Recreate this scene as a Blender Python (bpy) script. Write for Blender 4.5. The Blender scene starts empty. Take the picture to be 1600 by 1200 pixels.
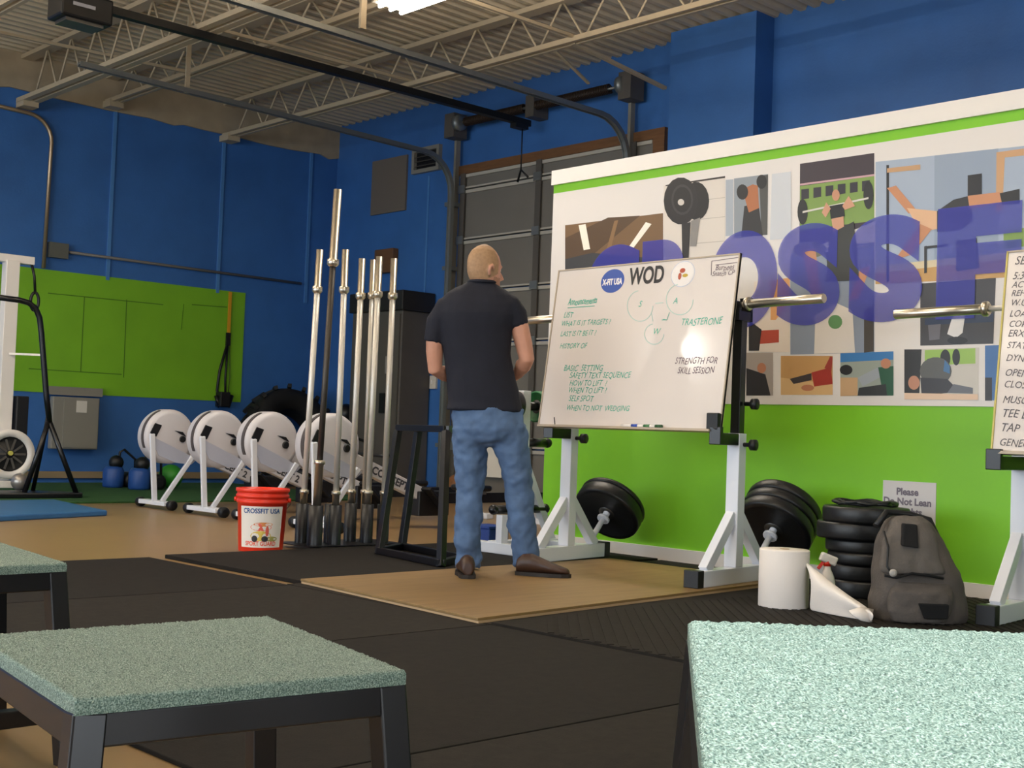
import bpy, bmesh, math, random
from mathutils import Vector, Matrix, Euler, noise
random.seed(7)
scn = bpy.context.scene
COL = scn.collection
V = Vector
PI = math.pi

# ------------------------------------------------------------------ camera
H = 0.79                                   # eye height in metres
FPX = 1990.83                              # focal length in pixels of a 1600 px wide frame
def _basis():
    a = V((-1088 - 800, 609 - 600, FPX)).normalized()
    b = V((2900 - 800, 756 - 600, FPX)).normalized()
    X = -a; Y = (b - X * b.dot(X)).normalized(); Z = X.cross(Y)
    return X, Y, Z
_X, _Y, _Z = _basis()
MW = Matrix((_X, _Y, _Z))                  # survey frame of the photograph -> world
EYE = V((0, 0, H))
cam_d = bpy.data.cameras.new('camera')
cam_d.sensor_width = 36.0; cam_d.lens = 36.0 * FPX / 1600.0
cam_d.clip_start = 0.02; cam_d.clip_end = 100
cam = bpy.data.objects.new('camera', cam_d); COL.objects.link(cam)
r_, d_, f_ = (MW @ V(k) for k in ((1, 0, 0), (0, 1, 0), (0, 0, 1)))
cam.matrix_world = Matrix(((r_.x, -d_.x, -f_.x, 0), (r_.y, -d_.y, -f_.y, 0), (r_.z, -d_.z, -f_.z, H), (0, 0, 0, 1)))
scn.camera = cam
def ray(x, y): return MW @ V((x - 800, y - 600, FPX))
def fl(x, y, z=0.0): r = ray(x, y); return EYE + r * ((z - H) / r.z)      # point on a level plane
def onx(x, y, v): r = ray(x, y); return EYE + r * (v / r.x)               # point on a plane x = v
def ony(x, y, v): r = ray(x, y); return EYE + r * (v / r.y)               # point on a plane y = v
def pd(x, y, d): return EYE + ray(x, y) * (d / FPX)                       # point at a distance
RIGHT = V((r_.x, r_.y, 0)).normalized(); AWAY = V((f_.x, f_.y, 0)).normalized()

# ------------------------------------------------------------------ look
vs = scn.view_settings
vs.view_transform = 'Standard'; vs.look = 'None'; vs.gamma = 1.0; vs.use_curve_mapping = False
vs.exposure = 0.0
LAMP = 16.0          # watts per ceiling fixture
DAY = 150.0          # watts of daylight added at the unseen side window
ADDED_PEND = 88.0          # watts of the added dome lamp that brightens the near box
world = bpy.data.worlds.new('world'); scn.world = world; world.use_nodes = True
world.node_tree.nodes['Background'].inputs[0].default_value = (0.55, 0.7, 1, 1)
world.node_tree.nodes['Background'].inputs[1].default_value = 0.6

XL, XR, YB, YF, ZC = -14.8, 3.0, 10.45, -5.6, 5.04     # room: left wall, right wall, back (door) wall, front wall, ceiling
def area(name, loc, rot, sx, sy, power, col):
    l = bpy.data.lights.new(name, 'AREA'); l.shape = 'RECTANGLE'; l.size = sx; l.size_y = sy
    l.energy = power; l.color = col
    o = bpy.data.objects.new(name, l); COL.objects.link(o); o.location = loc; o.rotation_euler = rot
    return o
area('added_daylight', (XR - 0.06, .4, 1.3), (0, PI / 2, 0), 2.3, 3.1, DAY, (0.88, 0.95, 1.0))  # light added at the side window to lift the near boxes
area('added_daylight_front', (-6.5, YF + 0.06, 1.9), (PI / 2, 0, 0), 12.0, 2.6, DAY * 3.9, (0.83, 0.925, 1.0))  # frontal light added at the front window to lift upright surfaces

# ------------------------------------------------------------------ materials
def lin(h):
    h = h.lstrip('#'); c = [int(h[i:i + 2], 16) / 255 for i in (0, 2, 4)]
    return tuple(((v / 12.92) if v <= 0.04045 else ((v + 0.055) / 1.055) ** 2.4) for v in c) + (1,)
_m = {}
def mat(name, col, rough=0.5, metal=0.0, nscale=0, namt=0.0, bump=0.0, bscale=None, spec=0.5, alpha=1.0, emit=0, trans=0, stretch=None, coat=0):
    if name in _m: return _m[name]
    m = bpy.data.materials.new(name); m.use_nodes = True
    nt = m.node_tree; b = nt.nodes['Principled BSDF']
    c = lin(col) if isinstance(col, str) else col
    b.inputs['Base Color'].default_value = c
    b.inputs['Roughness'].default_value = rough; b.inputs['Metallic'].default_value = metal
    b.inputs['Specular IOR Level'].default_value = spec
    b.inputs['Alpha'].default_value = alpha
    b.inputs['Coat Weight'].default_value = coat; b.inputs['Coat Roughness'].default_value = 0.12
    if trans: b.inputs['Transmission Weight'].default_value = trans
    if emit:
        b.inputs['Emission Color'].default_value = c; b.inputs['Emission Strength'].default_value = emit
    if nscale:
        tc = nt.nodes.new('ShaderNodeTexCoord'); src = tc.outputs['Object']
        if stretch:
            mp = nt.nodes.new('ShaderNodeMapping'); mp.inputs['Scale'].default_value = stretch
            nt.links.new(src, mp.inputs[0]); src = mp.outputs[0]
        n = nt.nodes.new('ShaderNodeTexNoise'); n.inputs['Scale'].default_value = nscale; n.inputs['Detail'].default_value = 5
        nt.links.new(src, n.inputs[0])
        rp = nt.nodes.new('ShaderNodeValToRGB')
        e = rp.color_ramp.elements
        e[0].position = 0.3; e[1].position = 0.7
        e[0].color = tuple(max(0, v * (1 - namt)) for v in c[:3]) + (1,); e[1].color = tuple(min(1, v * (1 + namt)) for v in c[:3]) + (1,)
        nt.links.new(n.outputs[0], rp.inputs[0]); nt.links.new(rp.outputs[0], b.inputs['Base Color'])
    if bump:
        n2 = nt.nodes.new('ShaderNodeTexNoise'); n2.inputs['Scale'].default_value = bscale or nscale or 60; n2.inputs['Detail'].default_value = 4
        tc2 = nt.nodes.new('ShaderNodeTexCoord'); nt.links.new(tc2.outputs['Object'], n2.inputs[0])
        bp = nt.nodes.new('ShaderNodeBump'); bp.inputs['Strength'].default_value = bump; bp.inputs['Distance'].default_value = 0.01
        nt.links.new(n2.outputs[0], bp.inputs['Height']); nt.links.new(bp.outputs[0], b.inputs['Normal'])
    _m[name] = m
    return m
BLUE = mat('blue_paint', '3569ad', 0.55, nscale=2.2, namt=0.10, bump=0.12, bscale=38)
BLUE2 = mat('blue_joint', '4d82bf', 0.5)
TAN = mat('tan_floor', '8e734d', 0.33, nscale=1.4, namt=0.07, bump=0.02, bscale=6)
DECK = mat('deck_paint', 'c8baa2', 0.6, nscale=3, namt=0.08)
STEEL = mat('joist_paint', 'b5a58b', 0.55)
BEIGE = mat('beige_paint', 'a8987f', 0.65, nscale=4, namt=0.1, bump=0.1, bscale=20)
GREEN = mat('lime_paint', '7fc81e', 0.5, nscale=1.5, namt=0.04, bump=0.04, bscale=30)
GREEN_D = mat('lime_wall_paint', '7cb822', 0.55, nscale=2, namt=0.07, bump=0.08, bscale=25)
WHITE = mat('white_paint', 'ece6e0', 0.4)
WHITE_M = mat('white_enamel', 'dfe2ea', 0.3)
BLACK = mat('black_paint', '0f0f13', 0.3)
BLACK_P = mat('black_plastic', '131316', 0.45)
RUB = mat('rubber_mat', '221e1a', 0.85, nscale=30, namt=0.22, bump=0.12, bscale=220, spec=.2)
RUB2 = mat('rubber_mat_second', '1b1714', 0.85, nscale=26, namt=0.24, bump=0.12, bscale=220, spec=.2)
BUMPER = mat('bumper_rubber', '121214', 0.42, bump=0.05, bscale=80)
PLY = mat('plywood', '876b41', 0.5, nscale=3.5, namt=0.14, stretch=(6, 0.6, 1), bump=0.03, bscale=40)
PLYE = mat('plywood_edge', 'b99a74', 0.7)
CHROME = mat('chrome', 'cfc6b6', 0.28, metal=0.9)
STEELBAR = mat('bar_steel', 'dcd6cc', 0.4, metal=0.4)
GALV = mat('galvanised', '85898a', 0.38, metal=0.6)
GREYDOOR = mat('door_grey', '74706a', 0.6, nscale=2, namt=0.05)
GREYDOOR2 = mat('door_rail_grey', 'b3aea4', 0.55)
DKGREY = mat('dark_grey_metal', '57524d', 0.5, nscale=4, namt=0.06)
GREYBOX = mat('grey_box_metal', '8b877e', 0.45)
WOODTRIM = mat('brown_trim', '6f4c2e', 0.6, nscale=5, namt=0.15, stretch=(1, 1, 8))
RED = mat('red_plastic', 'e2331c', 0.35)
TURF = mat('turf', '24521f', 0.9, nscale=40, namt=0.35, bump=0.5, bscale=150)
MATBLUE = mat('blue_mat_vinyl', '2f6296', 0.5, nscale=3, namt=0.06)
GRIT = None
def grit_material():
    m = bpy.data.materials.new('green_grit'); m.use_nodes = True; nt = m.node_tree; b = nt.nodes['Principled BSDF']
    b.inputs['Roughness'].default_value = 0.5; b.inputs['Specular IOR Level'].default_value = 0.6
    tc = nt.nodes.new('ShaderNodeTexCoord')
    n = nt.nodes.new('ShaderNodeTexNoise'); n.inputs['Scale'].default_value = 520; n.inputs['Detail'].default_value = 3
    n2 = nt.nodes.new('ShaderNodeTexNoise'); n2.inputs['Scale'].default_value = 30; n2.inputs['Detail'].default_value = 3
    nt.links.new(tc.outputs['Object'], n.inputs[0]); nt.links.new(tc.outputs['Object'], n2.inputs[0])
    rp = nt.nodes.new('ShaderNodeValToRGB'); e = rp.color_ramp.elements
    e[0].position = 0.33; e[0].color = lin('34504a'); e[1].position = 0.66; e[1].color = lin('b4c8be')
    k = e.new(0.5); k.color = lin('769286')
    nt.links.new(n.outputs[0], rp.inputs[0])
    mx = nt.nodes.new('ShaderNodeMix'); mx.data_type = 'RGBA'; mx.blend_type = 'MULTIPLY'; mx.inputs[0].default_value = 0.2
    nt.links.new(rp.outputs[0], mx.inputs[6]); nt.links.new(n2.outputs[0], mx.inputs[7])
    nt.links.new(mx.outputs[2], b.inputs['Base Color'])
    bp = nt.nodes.new('ShaderNodeBump'); bp.inputs['Strength'].default_value = 0.9; bp.inputs['Distance'].default_value = 0.004
    nt.links.new(n.outputs[0], bp.inputs['Height']); nt.links.new(bp.outputs[0], b.inputs['Normal'])
    return m
GRIT = grit_material()

# ------------------------------------------------------------------ mesh helpers
ORG = {}
class MB:
    def __init__(s): s.v = []; s.f = []; s.mi = []; s.mats = []; s.sm = []
    def slot(s, m):
        if m is None: return 0
        if m not in s.mats: s.mats.append(m)
        return s.mats.index(m)
    def add(s, vs_, fs, m=None, smooth=False):
        o = len(s.v); s.v += [V(p) for p in vs_]; k = s.slot(m)
        for f in fs: s.f.append([i + o for i in f]); s.mi.append(k); s.sm.append(smooth)
        return s
    def box(s, c, size, rot=None, m=None, taper=1.0):
        c = V(c); x, y, z = (k / 2 for k in size); P = []
        for dz in (-1, 1):
            t = taper if dz > 0 else 1
            for dx, dy in ((-1, -1), (1, -1), (1, 1), (-1, 1)): P.append(V((dx * x * t, dy * y * t, dz * z)))
        if rot is not None:
            R = rot if isinstance(rot, Matrix) else Euler(rot).to_matrix()
            P = [R @ p for p in P]
        return s.add([c + p for p in P], [(3, 2, 1, 0), (4, 5, 6, 7), (0, 1, 5, 4), (1, 2, 6, 5), (2, 3, 7, 6), (3, 0, 4, 7)], m)
    def bb(s, a, b, m=None):
        a, b = V(a), V(b); return s.box((a + b) / 2, [abs(q) for q in (b - a)], None, m)
    def rings(s, R, m=None, smooth=True, cap=True, close=True):
        n = len(R[0]); vs_ = [p for r in R for p in r]; fs = []
        for i in range(len(R) - 1):
            for j in range(n if close else n - 1):
                fs.append((i * n + j, i * n + (j + 1) % n, (i + 1) * n + (j + 1) % n, (i + 1) * n + j))
        s.add(vs_, fs, m, smooth)
        if cap:
            o = len(s.v) - len(vs_); k = s.slot(m)
            s.f.append([o + j for j in reversed(range(n))]); s.mi.append(k); s.sm.append(False)
            s.f.append([o + (len(R) - 1) * n + j for j in range(n)]); s.mi.append(k); s.sm.append(False)
        return s
    def tube(s, path, r, n=10, m=None, ref=None, smooth=True, cap=True):
        path = [V(p) for p in path]; rs = r if isinstance(r, (list, tuple)) else [r] * len(path); R = []
        prev = None
        for i, p in enumerate(path):
            t = (path[min(i + 1, len(path) - 1)] - path[max(i - 1, 0)]).normalized()
            if prev is None:
                u = V(ref) if ref else (V((0, 0, 1)) if abs(t.z) < 0.9 else V((1, 0, 0)))
            else: u = prev
            u = (u - t * u.dot(t)).normalized(); w = t.cross(u); prev = u
            R.append([p + (u * math.cos(a) + w * math.sin(a)) * rs[i] for a in [2 * PI * j / n for j in range(n)]])
        return s.rings(R, m, smooth, cap)
    def bar(s, a, b, w, h=None, m=None, up=(0, 0, 1), sc=1.0):
        a, b = V(a), V(b); h = h or w; t = (b - a).normalized(); u = V(up)
        if abs(t.dot(u)) > 0.95: u = V((1, 0, 0)) if abs(t.x) < 0.9 else V((0, 1, 0))
        u = (u - t * u.dot(t)).normalized(); q = t.cross(u)
        R = [[p + q * (dx * w / 2 * k) + u * (dy * h / 2 * k) for dx, dy in ((-1, -1), (1, -1), (1, 1), (-1, 1))] for p, k in ((a, 1), (b, sc))]
        return s.rings(R, m, False)
    def lathe(s, prof, base=(0, 0, 0), axis=(0, 0, 1), n=28, m=None, smooth=True, cap=True):
        base = V(base); ax = V(axis).normalized(); u = V((1, 0, 0)) if abs(ax.x) < 0.9 else V((0, 1, 0))
        u = (u - ax * u.dot(ax)).normalized(); w = ax.cross(u)
        R = [[base + ax * z + (u * math.cos(2 * PI * j / n) + w * math.sin(2 * PI * j / n)) * max(r, 1e-4) for j in range(n)] for r, z in prof]
        return s.rings(R, m, smooth, cap)
    def poly(s, pts, m=None):
        return s.add(pts, [list(range(len(pts)))], m)
    def prism(s, pts, off, m=None):
        n = len(pts); off = V(off); P = [V(p) for p in pts]
        fs = [list(reversed(range(n))), list(range(n, 2 * n))] + [(i, (i + 1) % n, n + (i + 1) % n, n + i) for i in range(n)]
        return s.add(P + [p + off for p in P], fs, m)
    def sphere(s, c, r, n=16, m=None, sc=(1, 1, 1), R=None):
        c = V(c); rings_ = []
        for i in range(n // 2 + 1):
            a = -PI / 2 + PI * i / (n // 2)
            ring = [V((math.cos(a) * math.cos(2 * PI * j / n) * r * sc[0], math.cos(a) * math.sin(2 * PI * j / n) * r * sc[1], math.sin(a) * r * sc[2])) for j in range(n)]
            if R is not None: ring = [R @ p for p in ring]
            rings_.append([c + p for p in ring])
        return s.rings(rings_, m, True, False)
    def mesh(s, name, material=None, org=V((0, 0, 0))):
        me = bpy.data.meshes.new(name)
        me.from_pydata([tuple(p - org) for p in s.v], [], s.f)
        if s.mats:
            for m in s.mats: me.materials.append(m)
            me.polygons.foreach_set('material_index', s.mi)
        elif material: me.materials.append(material)
        me.polygons.foreach_set('use_smooth', s.sm)
        me.update()
        return me
    def build(s, name, material=None, parent=None, org=None, bevel=0):
        o_ = V(org) if org is not None else (ORG.get(parent.name, V((0, 0, 0))) if parent else V((0, 0, 0)))
        o = bpy.data.objects.new(name, s.mesh(name, material, o_)); COL.objects.link(o)
        if parent: o.parent = parent; ORG[o.name] = o_
        else: o.location = o_
        if bevel:
            b = o.modifiers.new('bevel', 'BEVEL'); b.width = bevel; b.segments = 2; b.limit_method = 'ANGLE'
        return o
def thing(name, label, cat, loc=(0, 0, 0), group=None, rz=0.0, local=False):
    """an Empty at the base of a thing; parts are given in world metres, or in the thing's own frame when local"""
    o = bpy.data.objects.new(name, None); COL.objects.link(o); o.empty_display_size = 0.1
    o.location = loc; o.rotation_euler = (0, 0, rz); ORG[o.name] = V((0, 0, 0)) if local else V(loc)
    return tag(o, label, cat, group)
def tag(o, label, cat, group=None, kind=None):
    o['label'] = label; o['category'] = cat
    if group: o['group'] = group
    if kind: o['kind'] = kind
    return o
def struct(o, label=None):
    o['kind'] = 'structure'
    if label: o['label'] = label
    return o
def copy_tree(o, parent=None):
    c = o.copy(); COL.objects.link(c)
    if parent: c.parent = parent
    for ch in o.children: copy_tree(ch, c)
    return c
def text(name, body, size, m, parent, org, right, up, align='LEFT', shear=0.0, offset=0.0, fit=None, wob=0.0, sx=1.0):
    cu = bpy.data.curves.new(name, 'FONT'); cu.body = body; cu.size = size; cu.align_x = align; cu.shear = shear; cu.offset = offset
    cu.resolution_u = 12 if fit else 3
    t = bpy.data.objects.new(name, cu)
    me = bpy.data.meshes.new_from_object(t)
    bpy.data.objects.remove(t); bpy.data.curves.remove(cu)
    me.name = name
    org, right, up = V(org), V(right).normalized(), V(up).normalized()
    P = [v.co.copy() for v in me.vertices]
    if fit:
        x0 = min(p.x for p in P); x1 = max(p.x for p in P); y0 = min(p.y for p in P); y1 = max(p.y for p in P)
        P = [V(((p.x - x0) / (x1 - x0) * fit[0], (p.y - y0) / (y1 - y0) * fit[1], 0)) for p in P]
    base = ORG.get(parent.name, V((0, 0, 0)))
    for v, p in zip(me.vertices, P):
        dy = wob * size * math.sin(p.x / size * 2.3) + wob * size * 0.6 * math.sin(p.x / size * 5.1 + 1)
        v.co = org + right * (p.x * sx) + up * (p.y + dy) - base
    me.materials.clear(); me.materials.append(m)
    o = bpy.data.objects.new(name, me); COL.objects.link(o); o.parent = parent; ORG[o.name] = base
    return o
def remesh(mb, name, material, parent, voxel, smooth=4, disp=None):
    me0 = mb.mesh(name + '_src', None, ORG.get(parent.name, V((0, 0, 0))))
    t = bpy.data.objects.new(name, me0); COL.objects.link(t)
    r = t.modifiers.new('r', 'REMESH'); r.mode = 'VOXEL'; r.voxel_size = voxel
    if smooth:
        q = t.modifiers.new('s', 'SMOOTH'); q.iterations = smooth; q.factor = 0.5
    dg = bpy.context.evaluated_depsgraph_get()
    me = bpy.data.meshes.new_from_object(t.evaluated_get(dg))
    bpy.data.objects.remove(t); bpy.data.meshes.remove(me0)
    me.name = name
    if disp:
        nn = [v.normal.copy() for v in me.vertices]
        for v, n in zip(me.vertices, nn): v.co += n * disp(v.co)
    me.materials.clear(); me.materials.append(material)
    for p in me.polygons: p.use_smooth = True
    o = bpy.data.objects.new(name, me); COL.objects.link(o); o.parent = parent; ORG[o.name] = ORG.get(parent.name, V((0, 0, 0)))
    return o

# ================================================================== THE ROOM
struct(MB().bb((XL - .2, YF - .2, -.15), (XR + .2, YB + .2, 0)).build('floor', TAN))
# corrugated roof deck: ribs run from front to back
dk = MB(); prof = []; x = XL
while x < XR:
    prof += [(x, ZC), (x + .06, ZC), (x + .085, ZC + .045), (x + .135, ZC + .045)]; x += .16
A_ = [V((a, YF, z)) for a, z in prof]; B_ = [V((a, YB, z)) for a, z in prof]; n_ = len(prof)
dk.add(A_ + B_, [(i, i + 1, n_ + i + 1, n_ + i) for i in range(n_ - 1)])
dk.bb((XL - .2, YF - .2, ZC + .06), (XR + .2, YB + .2, ZC + .12))
struct(dk.build('ceiling', DECK))
wl = struct(MB().bb((XL - .2, YF, 0), (XL, YB + .2, ZC + .1)).build('wall_left', BLUE))
wb = struct(MB().bb((XL - .2, YB, 0), (XR + .2, YB + .2, ZC + .1)).build('wall_back', BLUE))
wf = MB(); wf.bb((XL - .2, YF - .2, 0), (-12.6, YF, ZC + .1)); wf.bb((-.4, YF - .2, 0), (XR + .2, YF, ZC + .1)); wf.bb((-12.6, YF - .2, 0), (-.4, YF, .55)); wf.bb((-12.6, YF - .2, 3.25), (-.4, YF, ZC + .1))
struct(wf.build('wall_front', mat('front_wall_paint', 'b8b4ac', 0.6, nscale=2, namt=.05)))
w2_ = MB()
for i in range(9): w2_.bb((-12.6 + i * 1.5175, YF - .1, .55), (-12.54 + i * 1.5175, YF - .02, 3.25))
for zz in (.55, 3.19): w2_.bb((-12.6, YF - .1, zz), (-.4, YF - .02, zz + .06))
w2_ = struct(w2_.build('added_window_2', BLACK))  # unseen window added as a source of frontal light
MB().bb((-12.54, YF - .062, .61), (-.46, YF - .055, 3.19)).build('pane', mat('window_glass', 'dfe8f0', 0.05, trans=1.0), w2_)
wr = MB()
wr.bb((XR, YF, 0), (XR + .2, -1.2, ZC + .1)); wr.bb((XR, 2.0, 0), (XR + .2, YB, ZC + .1)); wr.bb((XR, -1.2, 0), (XR + .2, 2.0, .1)); wr.bb((XR, -1.2, 2.5), (XR + .2, 2.0, ZC + .1))
struct(wr.build('wall_right', mat('side_wall_paint', 'b8b4ac', 0.6)))
wn = MB()
for yy in (-1.2, .37, 1.94): wn.bb((XR + .02, yy, .1), (XR + .1, yy + .06, 2.5))
for zz in (.1, 2.44): wn.bb((XR + .02, -1.2, zz), (XR + .1, 2.0, zz + .06))
wn = struct(wn.build('added_window_1', BLACK))  # unseen window added to light the near boxes from the side
GLASS = mat('window_glass', 'dfe8f0', 0.05, trans=1.0)
MB().bb((XR + .055, -1.14, .16), (XR + .062, 1.94, 2.44)).build('pane', GLASS, wn)
# left wall: beige upper band with chipped lower edge, vertical joint strips, painted lime rectangle
bd = MB(); pts = []; yy = 4.3; rnd = random.Random(3)
while yy < YB - .02:
    pts.append((yy, 4.585 + rnd.uniform(-.03, .03))); yy += rnd.uniform(.12, .5)
pts = [(YF, 4.58)] + pts + [(YB, 4.6)]
for (a, za), (b, zb) in zip(pts, pts[1:]):
    bd.add([(XL, a, za), (XL + .03, a, za), (XL + .03, b, zb), (XL, b, zb), (XL, a, ZC), (XL + .03, a, ZC), (XL + .03, b, ZC), (XL, b, ZC)],
           [(0, 1, 2, 3), (1, 5, 6, 2)])
bd.build('beige_band', BEIGE, wl)
sm = MB().bb((0, -.022, 0), (.02, .022, 2.1)).mesh('joint_strip', BLUE2)
for yy in (7.09, 8.62, 10.0):
    o = bpy.data.objects.new('joint_strip', sm); COL.objects.link(o); o.parent = wl; o.location = (XL, yy, 2.5)
MB().bb((XL, 5.3, 1.083), (XL + .012, 9.044, 2.542)).build('lime_panel', GREEN_D, wl)
ln = MB(); DKL = mat('seam_dark', '4a7a12', .7)      # board seams in the lime rectangle
for a, b in (((132, 463), (126, 581)), ((198, 468), (193, 590)), ((287, 475), (283, 515)), ((75, 458), (255, 476)), ((45, 576), (190, 585)), ((300, 476), (355, 480))):
    p, q = onx(*a, XL + .013), onx(*b, XL + .013); ln.bar(p, q, .004, .011, up=(0, 0, 1) if abs(q.z - p.z) < .4 else (0, 1, 0))
ln.build('board_seam', DKL, wl)
MB().bb((XL, 4.0, .07), (XL + .05, 8.9, .15)).build('wall_pipe', mat('tan_pipe', '8f7c60', .5), wl)
# back wall: pier, shallow joint, overhead door opening
pr = MB().bb((-8.5, YB - .3, 0), (-7.42, YB, ZC)); pr.build('pier', BLUE, wb)
MB().bb((-12.75, YB - .015, .3), (-12.72, YB, 4.1)).build('joint_strip', BLUE2, wb)
bb_ = MB().bb((XL + .05, YB - .02, 0), (-12.15, YB, .1)); struct(bb_.build('baseboard_back', mat('base_blue', '1f4f93', .6)))

# overhead garage door
gd = struct(thing('door_1', 'grey sectional overhead door', 'door', (-10.5, YB - .06, 0)))
del gd['category']
DX0, DX1, DT = -12.03, -8.9, 4.02
zs = [0.0, .62, 1.24, 1.89, 2.54, 3.18, 3.82]
for a, b in zip(zs, zs[1:] + [DT]):
    sec = MB().bb((DX0, YB - .06, a + .008), (DX1, YB - .02, b - .008)).build('door_section', GREYDOOR, gd)
    rl = MB()
    rl.bb((DX0, YB - .085, b - .05), (DX1, YB - .06, b - .01))
    rl.bb((DX0, YB - .085, a + .01), (DX1, YB - .06, a + .03))
    rl.build('section_rail', GREYDOOR2, sec)
for xx in (DX0 + .02, -10.66, -9.2):
    MB().bb((xx, YB - .1, 0.02), (xx + .09, YB - .085, DT)).build('stile', DKGREY, gd)
for xx in (DX0 + .06, -10.62):
    for z in zs[1:]:
        MB().bb((xx - .06, YB - .12, z - .05), (xx + .06, YB - .1, z + .05)).build('hinge', GALV, gd)
tr = MB(); tr.bb((DX0 - .1, YB - .07, DT), (DX1 + .16, YB, DT + .11)); tr.bb((DX1 + .002, YB - .07, 0), (DX1 + .16, YB, DT))
struct(tr.build('trim_1', WOODTRIM))
# note taped low on the door
nt_ = tag(MB().bb((-11.42, YB - .135, .27), (-11.02, YB - .125, .95)).build('paper_sheet', mat('paper_white', 'e6e0d6', .7)), 'white sheet of paper with faint writing seen between the man\'s legs', 'paper')

# door tracks: two galvanised rails, bent into the uprights
for k, (xx, lab, y0) in enumerate(((-12.0, 'galvanised door track running along the left end of the overhead door', 5.35), (-9.1, 'galvanised door track passing below the bright tube light', 3.2))):
    t = thing('door_track', lab, 'door track', (xx, YB - .2, 0), 'overhead door tracks')
    path = [(xx, y0, 4.27), (xx, 9.75, 4.2)] + [(xx, 9.75 + .45 * math.sin(a), 3.75 + .45 * math.cos(a)) for a in [PI / 12 * i for i in range(1, 7)]] + [(xx, 10.2, .05)]
    R = [];
    ch = MB()
    for dx, w, h in ((0, .055, .014), (-.03, .012, .05), (.03, .012, .05)):
        pp = [V(p) + V((dx, 0, 0)) for p in path]
        rr = []
        for i, p in enumerate(pp):
            tg = (pp[min(i + 1, len(pp) - 1)] - pp[max(i - 1, 0)]).normalized(); up = tg.cross(V((1, 0, 0))).normalized(); q = V((1, 0, 0))
            rr.append([p + q * (a * w / 2) + up * (b * h / 2) for a, b in ((-1, -1), (1, -1), (1, 1), (-1, 1))])
        ch.rings(rr, None, False)
    ch.build('rail', GALV, t)
    an = MB().bar((xx - .1, 10.36, 0.02), (xx - .1, 10.36, 4.75), .07, .04); an.build('upright_angle', GREYBOX, t)
    for z in (.6, 1.7, 2.8, 3.6): MB().bb((xx - .12, 10.2, z), (xx, 10.36, z + .05)).build('bracket', GALV, t)
    MB().bb((xx - .12, 10.15, 4.45), (xx + .06, 10.37, 4.75)).build('bearing_plate', DKGREY, t)
    MB().lathe([(.03, 0), (.1, .0), (.1, .07), (.03, .07)], (xx + .07 * (1 if k == 0 else -2), 10.2, 4.62), (1, 0, 0), 20).build('cable_drum', GALV, t)
    if k == 0:
        for px_, ya in ((292, 115), ): 
            p = onx(292, 145, xx); MB().bar(p, (xx, p.y, ZC), .05, .02).build('hanger_strap', STEEL, t)
    else:
        p = onx(566, 45, xx); MB().bar(p, (xx, p.y, ZC), .06, .03).build('hanger_strap', STEEL, t)
# torsion spring
sp = thing('torsion_spring', 'dark coiled spring on a shaft above the overhead door', 'spring', (-10.65, 10.22, 4.62))
MB().tube([(-11.88, 10.22, 4.62), (-9.24, 10.22, 4.62)], .016, 8).build('shaft', GALV, sp)
SPR = mat('spring_steel', '3a2c22', .5, metal=.5)
for a, b in ((-11.8, -10.75), (-10.55, -9.4)):
    c = MB(); N = 46
    c.tube([(a + (b - a) * i / (N * 10), 10.22 + .05 * math.cos(2 * PI * i / 10), 4.62 + .05 * math.sin(2 * PI * i / 10)) for i in range(N * 10)], .009, 5)
    c.build('coil', SPR, sp)
MB().bb((-10.72, 10.2, 4.5), (-10.58, 10.44, 4.76)).build('centre_bracket', DKGREY, sp)
# opener
op = thing('door_opener', 'black garage door opener with long black rail under the ceiling', 'door opener', (-10.65, 4.7, 4.2))
MB().bb((-10.8, 4.5, 4.23), (-10.5, 4.97, 4.46)).build('motor_housing', BLACK_P, op, bevel=.02)
MB().bb((-10.76, 4.56, 4.2), (-10.54, 4.9, 4.232)).build('lens_cover', mat('smoky_lens', '3a3a3a', .3), op)
MB().bb((-10.498, 4.6, 4.33), (-10.494, 4.8, 4.36)).build('name_strip', mat('silver_label', 'a8a8b0', .4), op)
MB().bb((-10.69, 4.9, 4.38), (-10.61, 10.2, 4.45)).build('rail', mat('opener_rail_black', '0e0d0c', .5), op)
MB().bb((-10.70, 9.95, 4.33), (-10.6, 10.15, 4.38)).build('trolley', BLACK_P, op)
cd = MB(); cd.tube([(-10.65, 10.1, 4.34), (-10.65, 10.1, 3.85)], .008, 6); cd.tube([(-10.70, 10.1, 3.72), (-10.65, 10.1, 3.86), (-10.53, 10.1, 3.76)], .014, 6)
cd.build('release_cord', BLACK_P, op)
for sx in (-.2, .2): MB().bar((-10.65 + sx, 4.7, 4.46), (-10.65 + sx * 1.6, 4.7, ZC), .04, .02).build('hanger', GALV, op)

# roof joists
def joist(y, zb, label, cw=.04):
    t = thing('roof_joist', label, 'roof joist', (XL, y, zb), 'open web roof joists')
    zt = ZC - .02
    for s in (-1, 1):
        MB().bb((XL + .02, y + s * (.025 + cw / 2) - cw / 2, zb), (XR, y + s * (.025 + cw / 2) + cw / 2, zb + .05)).build('bottom_chord', STEEL, t)
    MB().bb((XL + .02, y - .07, zt - .05), (XR, y + .07, zt)).build('top_chord', STEEL, t)
    MB().bb((XL + .001, y - .09, zb - .06), (XL + .22, y + .09, zb + .02)).build('bearing_seat', STEEL, t)
    P = .62; h = zt - .04 - zb
    ma = MB().tube([(0, 0, 0), (P / 2, 0, h)], .012, 6).mesh('web_rod', STEEL); mb = MB().tube([(0, 0, h), (P / 2, 0, 0)], .012, 6).mesh('web_rod', STEEL)
    x = XL + .3; 
    while x < -4.0:
        for me, xx in ((ma, x), (mb, x + P / 2)):
            o = bpy.data.objects.new('web_rod', me); COL.objects.link(o); o.parent = t; o.location = (xx - XL, 0, .02)
        x += P
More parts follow.
